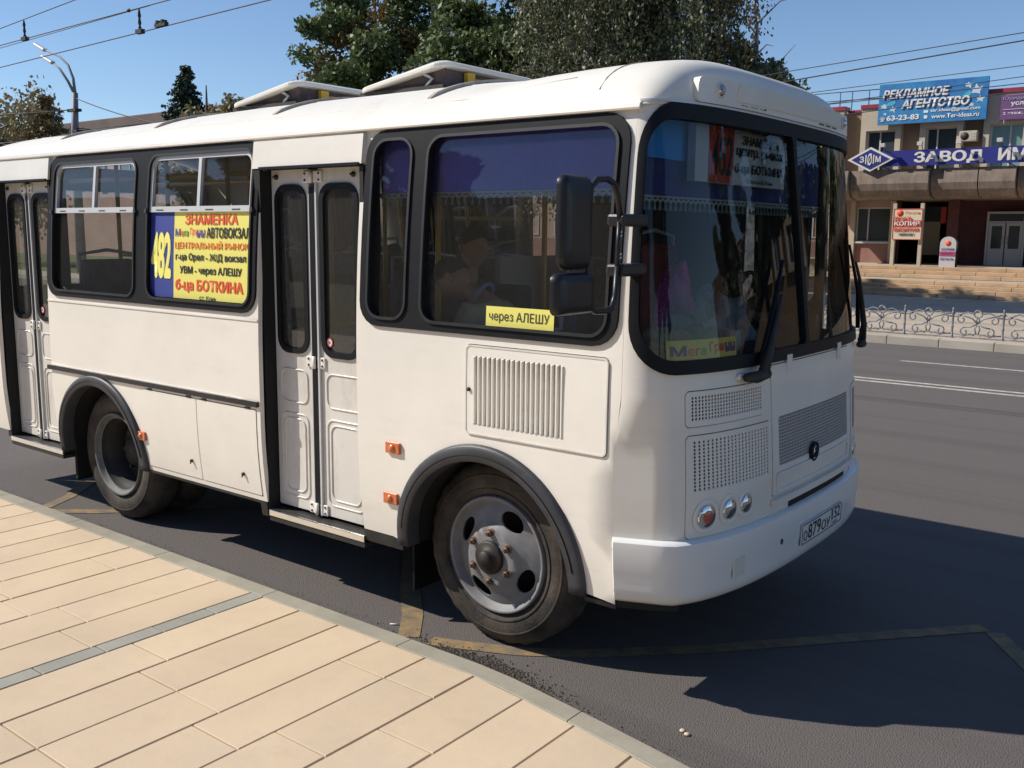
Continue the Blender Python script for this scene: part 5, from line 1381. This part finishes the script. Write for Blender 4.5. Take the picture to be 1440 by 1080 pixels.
def seat(x, y, w=.42, m=SEAT, face=1, h=1.0):
    s = bpy.data.objects.new('passenger_seat', None); COL.objects.link(s); s.parent = bus; s.location = Vector((x, y, .9)) - Vector(bus.location); ORIGIN[s.name] = Vector((x, y, .9))
    g = G(); g.box(x - .2, x + .2, y - w / 2, y + w / 2, 1.26, 1.36); g.ob('cushion', m, s, bevel=.03)
    bx = x - .2 * face; g = G(); g.box(bx - .05, bx + .05, y - w / 2, y + w / 2, 1.36, 1.36 + .56 * h); g.ob('backrest', m, s, bevel=.04)
    g = G(); g.tube([(bx, y - w / 2, 1.7), (bx, y - w / 2, 1.36 + .6 * h), (bx, y, 1.36 + .63 * h), (bx, y + w / 2, 1.36 + .6 * h), (bx, y + w / 2, 1.7)], .014, 6); g.tube([(x, y - .15, .9), (x, y - .15, 1.26)], .02, 6); g.tube([(x, y + .15, .9), (x, y + .15, 1.26)], .02, 6); g.ob('seat_frame', ALUW, s)
for x in (-3.9, -3.15, -2.4): seat(x, .42, .44)
for x in (-5.2, -4.4, -3.6, -2.8, -2.0, -1.2, -.4): seat(x, 1.98, .7)
seat(-.20, .46, .5, SEAT, -1, .45); seat(.05, 1.95, .52, SEATR, 1, 1.3)
def pole(pts, r=.017, m=YPOLE): g = G(); g.tube(pts, r, 8); return g.ob('handrail', m, bus)
for x, y in ((-3.68, .7), (-2.95, .72), (-1.75, .62), (-.82, .62), (-4.25, .62), (-2.2, 1.55), (-3.8, 1.55), (-.55, 1.3)): pole([(x, y, .9), (x, y, 2.75)])
pole([(-4.2, .62, 1.95), (-2.95, .66, 1.95)]); pole([(-4.2, .62, 1.25), (-3.7, .62, 1.25)]); pole([(-5.2, .75, 2.55), (.1, .75, 2.55)]); pole([(-5.2, 1.5, 2.55), (.1, 1.5, 2.55)]); pole([(-1.7, .55, 1.55), (-1.7, 1.0, 1.55)])
pole([(-3.62, .36, 1.80), (-3.15, .36, 1.80)], .028, SEATP); pole([(-3.1, .36, 1.72), (-3.08, .36, 1.80), (-3.02, .36, 1.76), (-3.02, .36, 1.60)], .014, ALUW)
# dashboard, steering wheel, engine cover
dash = patch('dashboard', [(sy(.2), .0), (LF - sy(.2), .0), (LF - sy(.2), 1), (sy(.2), 1)], [], lambda s, t, off=0: tuple(Vector(P(s, 1.58, -.06)).lerp(Vector((.55, P(s, 1.58)[1], 1.60)), t) + Vector((0, 0, off))), INTD, bus, 0, .03, .12)
g = G(); g.box(.50, .56, .15, 2.35, .9, 1.6); g.ob('dash_bulkhead', INTD, bus)
g = G(); g.box(-.5, .5, .95, 1.55, .9, 1.45); g.ob('engine_cover', SEATR, bus, bevel=.08)
g = G(); M_ = Matrix.Translation((.42, 1.9, 1.75)) @ Matrix.Rotation(R(-55), 4, 'Y')
g.tube([M_ @ Vector((.22 * math.cos(R(a)), .22 * math.sin(R(a)), 0)) for a in range(0, 361, 15)], .013, 6); g.tube([M_ @ Vector((-.22, 0, 0)), M_ @ Vector((.22, 0, 0))], .012, 5); g.tube([M_ @ Vector((0, 0, 0)), M_ @ Vector((0, 0, -.4))], .02, 6); g.ob('steering_wheel', RUB, bus)
g = G(); g.box(.35, .39, 1.35, 2.3, 2.0, 2.66); 
g = G(); g.box(-.9, -.86, 1.25, 2.35, .9, 2.0); g.ob('driver_partition', INT, bus)

# ================================================================== THINGS IN AND ON THE BUS
def PXi(x, z, off=0): return PX(x, z, -.02 + off)
banner = thing('route_banner', 'yellow and blue route 482 banner filling the lower half of the second side window', 'banner', (-2.3, .05, 1.98))
patch('yellow_sheet', [(-2.60, 1.712), (-1.785, 1.712), (-1.785, 2.262), (-2.60, 2.262)], [], PX, YEL, banner, -.009, .002, .3)
patch('blue_sheet', [(-2.87, 1.712), (-2.602, 1.712), (-2.602, 2.262), (-2.87, 2.262)], [], PX, BLUEP, banner, -.009, .002, .3)
def PB(x, z, off=0): return PX(x, z, -.009 + off)
def bl(t, f0, f1, g0, g1, m, bold=.02):
    X0, X1, Z0_, Z1_ = -2.60, -1.80, 1.712, 2.262
    lettering(t, (X0 + (X1 - X0) * f0, X0 + (X1 - X0) * f1, Z1_ - (Z1_ - Z0_) * g1, Z1_ - (Z1_ - Z0_) * g0), PB, m, banner, off=.002, bold=bold)
bl('ЗНАМЕНКА', .15, .84, .025, .145, REDT, .03)
bl('М', .02, .09, .19, .28, PURT, .012); bl('е', .10, .14, .215, .28, ORT); bl('га', .145, .20, .215, .28, GRNT); bl('Гри', .22, .31, .18, .28, REDT, .012); bl('нн', .315, .42, .2, .29, PURT, .012)
bl('АВТОВОКЗАЛ', .44, .99, .175, .295, BLKT, .02)
bl('ЦЕНТРАЛЬНЫЙ РЫНОК', .02, .98, .325, .435, ORT, .02)
bl('г-ца Орел - Ж/Д вокзал', .03, .95, .47, .575, BLKT, .02)
bl('УВМ - через АЛЕШУ', .09, .9, .62, .73, BLKT, .02)
bl('б-ца БОТКИНА', .03, .92, .77, .925, REDT, .04)
bl('ст. Конь', .36, .58, .95, 1.0, BLKT, .01)
def PBN(x, z, off=0): return PX(x, z, -.009 + off)
lettering('482', (-2.855, -2.625, 1.83, 2.135), PBN, YELT, banner, off=.002, bold=.05)
cs = thing('via_sign', 'small yellow card with black words low in the front side window', 'sign', (.24, .01, 1.69))
sk = lambda f: (lambda x, z, off=0: f(x, z - (x - .04) * .005, off))
patch('card', [(.04, 1.698), (.445, 1.698), (.445, 1.80), (.04, 1.80)], [], PX, YEL, cs, -.009, .002, .3)
lettering('через АЛЕШУ', (.06, .42, 1.722, 1.778), PB, BLKT, cs, off=.002, bold=.0)
ms = thing('shopping_centre_sign', 'yellow card with many-coloured letters low in the windscreen', 'sign', (1.05, .25, 1.58))
sa, sb = sy(.095), sy(.52)
patch('card', [(sa, 1.60), (sb, 1.60), (sb, 1.692), (sa, 1.692)], [], P, YEL, ms, -.012, .002, .05)
def PM(u, v, off=0): return P(u, v, -.012 + off)
def ml_(t, f0, f1, z0, z1, m): lettering(t, (sa + (sb - sa) * f0, sa + (sb - sa) * f1, z0, z1), PM, m, ms, off=.002, bold=.022)
ml_('М', .04, .24, 1.622, 1.668, PURT); ml_('е', .26, .34, 1.622, 1.655, ORT); ml_('г', .36, .42, 1.622, 1.655, REDT); ml_('а', .43, .51, 1.622, 1.655, GRNT)
ml_('Гри', .56, .79, 1.622, 1.678, REDT); ml_('нн', .81, .98, 1.626, 1.67, PURT)
# route board behind the windscreen
rb_ = thing('route_board', 'white and red route board 482 hanging at the top of the windscreen', 'sign', (.9, .95, 2.4))
XB = .90
g = G(); g.box(XB - .04, XB, .47, 1.50, 2.395, 2.655); g.ob('board', WHTP, rb_)
g = G(); g.box(XB, XB + .004, .60, .86, 2.397, 2.653); g.ob('red_field', mat('red_field', (.62, .045, .03), .6), rb_)
def PBd(u, v, off=0): return (XB + off, u, v)
lettering('482', (.625, .845, 2.43, 2.62), PBd, BLKT, rb_, off=.007, bold=.01)
lettering('ЗНАМЕНКА', (.95, 1.40, 2.59, 2.635), PBd, BLKT, rb_, off=.004, bold=.02)
lettering('центр. рынок', (.89, 1.46, 2.525, 2.575), PBd, BLKT, rb_, off=.004, bold=.02)
lettering('б-ца БОТКИНА', (.88, 1.47, 2.445, 2.50), PBd, BLKT, rb_, off=.004, bold=.02)
lettering('Стальной Конь', (1.02, 1.34, 2.408, 2.430), PBd, BLKT, rb_, off=.004, bold=.015)
# curtains with fringe
CURT = mat('violet_curtain', (.13, .115, .66), .8, var=.15, scale=3)
CURTB = mat('blue_sheet_curtain', (.04, .36, .92), .7)
FRN = mat('pale_fringe', (.42, .44, .42), .8); TAS = mat('blue_tassel', (.22, .34, .36), .8)
def curtain(name, label, mapf, u0, u1, ztop, zbot, m, n=90, amp=.012, sp=.045):
    t = thing(name, label, 'curtain', mapf((u0 + u1) / 2, zbot))
    g = G(); rows = 7; V = []
    for j in range(rows):
        z = zbot + (ztop - zbot) * j / (rows - 1)
        for i in range(n + 1):
            u = u0 + (u1 - u0) * i / n; o = amp * math.sin(i * .55 + math.sin(i * .21) * 2 + j * .15) * (.4 + .6 * (1 - j / rows)); V.append(mapf(u, z, o))
    g.add(V, [(j * (n + 1) + i, j * (n + 1) + i + 1, (j + 1) * (n + 1) + i + 1, (j + 1) * (n + 1) + i) for j in range(rows - 1) for i in range(n)], smooth=True); g.ob('cloth', m, t)
    g = G(); k = int((u1 - u0) / sp); pts = []
    for i in range(k):
        for q in range(4):
            f = q / 4; pts.append(mapf(u0 + (i + f) * sp, zbot - .006 - .012 * math.sin(math.pi * f), .012))
    g.tube(pts, .007, 4); g.tube([mapf(u0 + (u1 - u0) * i / 20, zbot + .003, .012) for i in range(21)], .006, 4); g.ob('fringe', FRN, t)
    ta = G(); ta.lathe([(.001, .0), (.003, -.006), (.005, -.012), (.003, -.015), (.010, -.040), (.001, -.042)], 7); tm = ta.mesh('tassel'); tm.materials.append(TAS)
    for i in range(k):
        o = bpy.data.objects.new('tassel', tm); COL.objects.link(o); o.parent = t; o.location = Vector(mapf(u0 + (i + .5) * sp, zbot - .016, .012)) - Vector(t.location)
curtain('side_curtain', 'violet fringed curtain across the top of the front side window', lambda u, z, o=0: (u, .15 - o, z), -.80, .72, 2.66, 2.345, CURT)
curtain('windscreen_curtain', 'dark violet fringed curtain across the top of the windscreen', lambda u, z, o=0: (.80 + o + .04 * math.cos((u - 1.25) * 1.2), u, z), .13, 2.2, 2.68, 2.315, mat('navy_curtain', (.03, .035, .18), .85), 110)
g = G(); g.box(.83, .838, .15, .55, 2.485, 2.67); 
tag(g.ob('blue_sun_visor', CURTB), 'bright blue sheet used as a sun visor at the near top corner of the windscreen', 'sun visor')
for a_, b_ in ((-.95, .30), (.44, .74)):  # added screens over the far-side front windows, darkening the view through the windscreen
    g = G(); nn = 40
    V = [(a_ + (b_ - a_) * i / nn, 2.34 + .015 * math.sin(i * 1.3), z) for z in (1.66, 2.66) for i in range(nn + 1)]
    g.add(V, [(i, i + 1, nn + 2 + i, nn + 1 + i) for i in range(nn)], smooth=True); tag(g.ob('added_dark_screen', mat('added_dark_screen_cloth', (.05, .05, .09), .9)), 'added dark screen shutting out light at the ' + ('driver side window' if a_ < 0 else 'narrow front quarter window') + ' seen through the windscreen', 'curtain')
# objects on the dashboard
def lump(name, label, cat, c, sz, m, seed, parent=None, amp=.25, n=20):
    random.seed(seed); g = G(); V = []; F = []; rows = 12
    for j in range(rows + 1):
        ph = math.pi / 2 * (1 - j / rows)
        for i in range(n):
            a = 2 * math.pi * i / n; d = 1 + amp * noise.noise(Vector((math.cos(a) * 1.7 + seed, math.sin(a) * 1.7, ph * 2)))
            V.append((c[0] + sz[0] * math.cos(a) * math.cos(ph) * d, c[1] + sz[1] * math.sin(a) * math.cos(ph) * d, c[2] + sz[2] * math.sin(ph) * d))
    g.add(V, [(j * n + i, j * n + (i + 1) % n, (j + 1) * n + (i + 1) % n, (j + 1) * n + i) for j in range(rows) for i in range(n)], smooth=True)
    return tag(g.ob(name, m), label, cat)
FUR = mat('tan_fur', (.30, .19, .11), .95, col2=(.42, .31, .22), scale=18, bump=1, bscale=60, bdist=.02)
lump('fur_cover', 'tan fur cover spread on the dashboard in the near corner of the windscreen', 'cover', (.82, .34, 1.585), (.17, .27, .13), FUR, 3)
lump('teal_bag', 'small teal bag standing on the dashboard behind the yellow card', 'bag', (.93, .52, 1.60), (.10, .14, .13), mat('teal_cloth', (.02, .13, .14), .7, var=.3, scale=14), 5)
mug = thing('white_mug', 'white mug on the dashboard beside the teal bag', 'mug', (1.0, .72, 1.60))
g = G(); g.lathe([(.001, 0), (.038, .0), (.044, .03), (.044, .10), (.039, .10), (.038, .02), (.001, .015)], 18, M=Matrix.Translation((1.0, .72, 1.60))); g.ob('cup', WHT, mug); g = G(); g.tube([(1.0, .76, 1.68), (1.0, .79, 1.67), (1.0, .79, 1.63), (1.0, .76, 1.62)], .006, 6); g.ob('handle', WHT, mug)
lump('patterned_cloth', 'pale patterned cloth thrown over the middle of the dashboard', 'cloth', (.74, 1.05, 1.585), (.16, .33, .24), mat('patterned_cloth', (.30, .32, .34), .9, col2=(.12, .16, .22), scale=14), 8, amp=.6)
g = G(); g.box(.60, .64, .36, .46, 1.62, 1.80); tag(g.ob('blue_card', mat('pale_blue_card', (.35, .42, .6), .6)), 'pale blue card propped up on the dashboard near the kerb side', 'card')
lump('pink_cloth', 'glittering pink cloth bundle on the engine cover', 'cloth', (.40, 1.25, 1.46), (.12, .16, .52), mat('pink_sequins', (.5, .04, .25), .4, var=.5, scale=60), 9)

# passengers
SKIN = mat('skin', (.52, .28, .19), .55, var=.06, scale=8); HAIRB = mat('brown_hair', (.035, .022, .014), .6, bump=.6, bscale=90); HAIRD = mat('dark_hair', (.012, .009, .008), .6, bump=.6, bscale=90)
def skinned(name, verts, edges_, radii, m, parent, sub=2, root=0):
    me = bpy.data.meshes.new(name); me.from_pydata(verts, edges_, []); o = obj(name, me, parent, None, True); me.materials.append(m)
    sk_ = o.modifiers.new('skin', 'SKIN'); lay = me.skin_vertices[0] if me.skin_vertices else None
    if lay is None:
        bm = bmesh.new(); bm.from_mesh(me); bm.verts.layers.skin.verify(); bm.to_mesh(me); bm.free(); lay = me.skin_vertices[0]
    for i, r in enumerate(radii): lay.data[i].radius = (r, r) if not isinstance(r, tuple) else r; lay.data[i].use_root = (i == root)
    s = o.modifiers.new('sub', 'SUBSURF'); s.levels = sub; s.render_levels = sub; sk_.use_smooth_shade = True
    dg = bpy.context.evaluated_depsgraph_get(); m2 = bpy.data.meshes.new_from_object(o.evaluated_get(dg)); o.modifiers.clear(); o.data = m2
    if not m2.materials: m2.materials.append(m)
    return o
def person(label, loc, facing, lean, hair, jacket, trousers, group=None, pitch=0.0, collar=None, sc=1.0):
    """seated figure, hips at loc, looking along +x turned by facing; lean tips trunk forward"""
    t = thing('person', label, 'person', loc, group, facing)
    L = math.sin(lean); C_ = math.cos(lean)
    def tr(h): return (L * h, 0, C_ * h)                       # trunk point h above hips
    nk = tr(.50); hp = lean + pitch
    def hd(a, b, c=0): # head frame: a forward, b up
        return (nk[0] + a * math.cos(hp) + b * math.sin(hp), c, nk[2] - a * math.sin(hp) + b * math.cos(hp))
    # clothed body with arms and legs as one mesh
    sh_ = tr(.44)
    body = [(0, 0, 0), tr(.2), tr(.38), tr(.47), hd(.01, .06), hd(.03, .12)]
    e = [(0, 1), (1, 2), (2, 3), (3, 4), (4, 5)]; r = [(.16, .13), (.14, .11), (.16, .11), (.09, .08), (.052, .052), (.055, .06)]
    for s in (-1, 1):
        b = len(body)
        body += [(sh_[0], s * .17, sh_[2] - .02), (sh_[0] + .10, s * .22, sh_[2] - .26), (sh_[0] + .30, s * .15, sh_[2] - .32), (sh_[0] + .37, s * .12, sh_[2] - .32)]
        e += [(2, b), (b, b + 1), (b + 1, b + 2), (b + 2, b + 3)]; r += [.066, .05, .036, .03]
        b = len(body)
        body += [(.08, s * .10, -.02), (.42, s * .12, .02), (.44, s * .12, -.36), (.55, s * .12, -.42)]
        e += [(0, b), (b, b + 1), (b + 1, b + 2), (b + 2, b + 3)]; r += [.09, .065, .045, .04]
    bo = skinned('body', body, e, r, SKIN, t, 2)
    # head mesh with face: lathe-like ellipsoid sculpted
    g = G(); nu, nv = 28, 20; V = []
    for j in range(nv + 1):
        ph = math.pi * j / nv
        for i in range(nu):
            a = 2 * math.pi * i / nu; x = math.cos(a) * math.sin(ph) * .098; y = math.sin(a) * math.sin(ph) * .076; z = math.cos(ph) * .125
            fr_ = max(0, math.cos(a)) * math.sin(ph)
            if z < 0: x *= 1 - .18 * (-z / .125); y *= 1 - .35 * (-z / .125) ** 1.5
            d = 0
            d += .026 * math.exp(-((z + .012) / .026) ** 2 - (y / .014) ** 2) * (fr_ > 0)        # nose
            d += .012 * math.exp(-((z - .02) / .03) ** 2 - (y / .010) ** 2) * (fr_ > 0)
            d -= .012 * math.exp(-((z - .022) / .013) ** 2 - ((abs(y) - .032) / .014) ** 2) * (fr_ > 0)   # eye sockets
            d += .008 * math.exp(-((z - .045) / .012) ** 2 - (y / .05) ** 2) * (fr_ > 0)
            d += .009 * math.exp(-((z + .056) / .008) ** 2 - (y / .022) ** 2) * (fr_ > 0)        # lips
            d += .010 * math.exp(-((z + .10) / .016) ** 2 - (y / .02) ** 2) * (fr_ > 0)          # chin
            V.append(hd(.035 + x + d, .20 + z, y))
    g.add(V, [(j * nu + i, j * nu + (i + 1) % nu, (j + 1) * nu + (i + 1) % nu, (j + 1) * nu + i) for j in range(nv) for i in range(nu)], smooth=True)
    for s in (-1, 1):
        g.tube([hd(.020, .175, s * .072), hd(.008, .19, s * .086), hd(.004, .215, s * .088), hd(.022, .228, s * .080)], [.010, .012, .013, .007], 8)
        g.lathe([(.001, -.011), (.0105, -.004), (.0105, .004), (.001, .011)], 10, M=Matrix.Translation(hd(.035 + .080, .222, s * .031)))
        # hand with palm and five fingers
        w = body[9 if s < 0 else 17]; w = Vector(w); g.tube([w, w + Vector((.05, 0, -.005)), w + Vector((.085, 0, -.01))], [.028, .036, .030], 8)
        for k in range(4): y_ = (k - 1.5) * .017; l_ = (.055, .065, .062, .048)[k]; g.tube([w + Vector((.08, y_, -.01)), w + Vector((.08 + l_ * .6, y_, -.018)), w + Vector((.08 + l_, y_, -.04))], [.009, .008, .006], 6)
        g.tube([w + Vector((.03, -s * .025, -.005)), w + Vector((.06, -s * .052, -.012)), w + Vector((.085, -s * .050, -.02))], [.011, .009, .007], 6)
    # join head and hands into the body mesh
    hm = g.mesh('h'); bm = bmesh.new(); bm.from_mesh(bo.data); bm.from_mesh(hm); me = bpy.data.meshes.new('body'); bm.to_mesh(me); bm.free(); me.materials.append(SKIN); bo.data = me
    for p in me.polygons: p.use_smooth = True
    # hair cap
    g = G(); V = []; F = []
    rows = 12
    for j in range(rows + 1):
        for i in range(nu):
            a = 2 * math.pi * i / nu; lim = 1.02 + .75 * (1 - math.cos(a)) / 2 * 1.0
            ph = lim * j / rows + .001; k = 1.10 + .05 * noise.noise(Vector((math.cos(a) * 4, math.sin(a) * 4, ph * 5)))
            x = math.cos(a) * math.sin(ph) * .098 * k; y = math.sin(a) * math.sin(ph) * .076 * (k + .03); z = math.cos(ph) * .125 * k
            V.append(hd(.033 + x, .203 + z, y))
    g.add(V, [(j * nu + i, j * nu + (i + 1) % nu, (j + 1) * nu + (i + 1) % nu, (j + 1) * nu + i) for j in range(rows) for i in range(nu)], smooth=True); g.ob('hair', hair, t, True)
    # jacket and trousers
    jb = [(0, 0, .0), tr(.2), tr(.36), tr(.45), tr(.49)]; je = [(0, 1), (1, 2), (2, 3), (3, 4)]; jr = [(.17, .14), (.155, .125), (.18, .13), (.11, .095), (.07, .068)]
    for s in (-1, 1):
        b = len(jb); jb += [(sh_[0], s * .17, sh_[2] - .02), (sh_[0] + .10, s * .22, sh_[2] - .26), (sh_[0] + .28, s * .155, sh_[2] - .318)]; je += [(2, b), (b, b + 1), (b + 1, b + 2)]; jr += [.082, .066, .050]
    skinned('jacket', jb, je, jr, jacket, t, 2)
    tb = [(0, 0, -.02)]; te = []; tq = [(.17, .14)]
    for s in (-1, 1):
        b = len(tb); tb += [(.08, s * .10, -.02), (.42, s * .12, .02), (.44, s * .12, -.34)]; te += [(0, b), (b, b + 1), (b + 1, b + 2)]; tq += [.105, .082, .065]
    skinned('trousers', tb, te, tq, trousers, t, 2)
    if collar: g = G(); g.tube([hd(-.0 + .085 * math.cos(R(a)), .0 - .02 * math.cos(R(a)), .085 * math.sin(R(a))) for a in range(0, 361, 20)], .013, 6, cap=False); g.ob('collar', collar, t, True)
    return t
TAN = mat('tan_jacket', (.66, .54, .34), .8, var=.12, scale=9); DKC = mat('dark_coat', (.06, .065, .08), .8, var=.3, scale=8); JEAN = mat('dark_trousers', (.03, .035, .06), .85)
person('passenger in a tan jacket with bowed head behind the front side window', (-.15, .50, 1.34), R(190), R(24), HAIRB, TAN, JEAN, pitch=R(28), collar=mat('blue_collar', (.25, .32, .5), .8))
person('dark-haired passenger looking forward behind the one in the tan jacket', (-.92, .95, 1.36), R(-4), R(5), HAIRD, DKC, JEAN)
g = G(); g.box(-.74, -.48, .95, 1.1, 1.62, 1.84); bgo = g.ob('shoulder_bag', DKC, None, bevel=.03); tag(bgo, 'black shoulder bag hanging between the two passengers', 'bag')
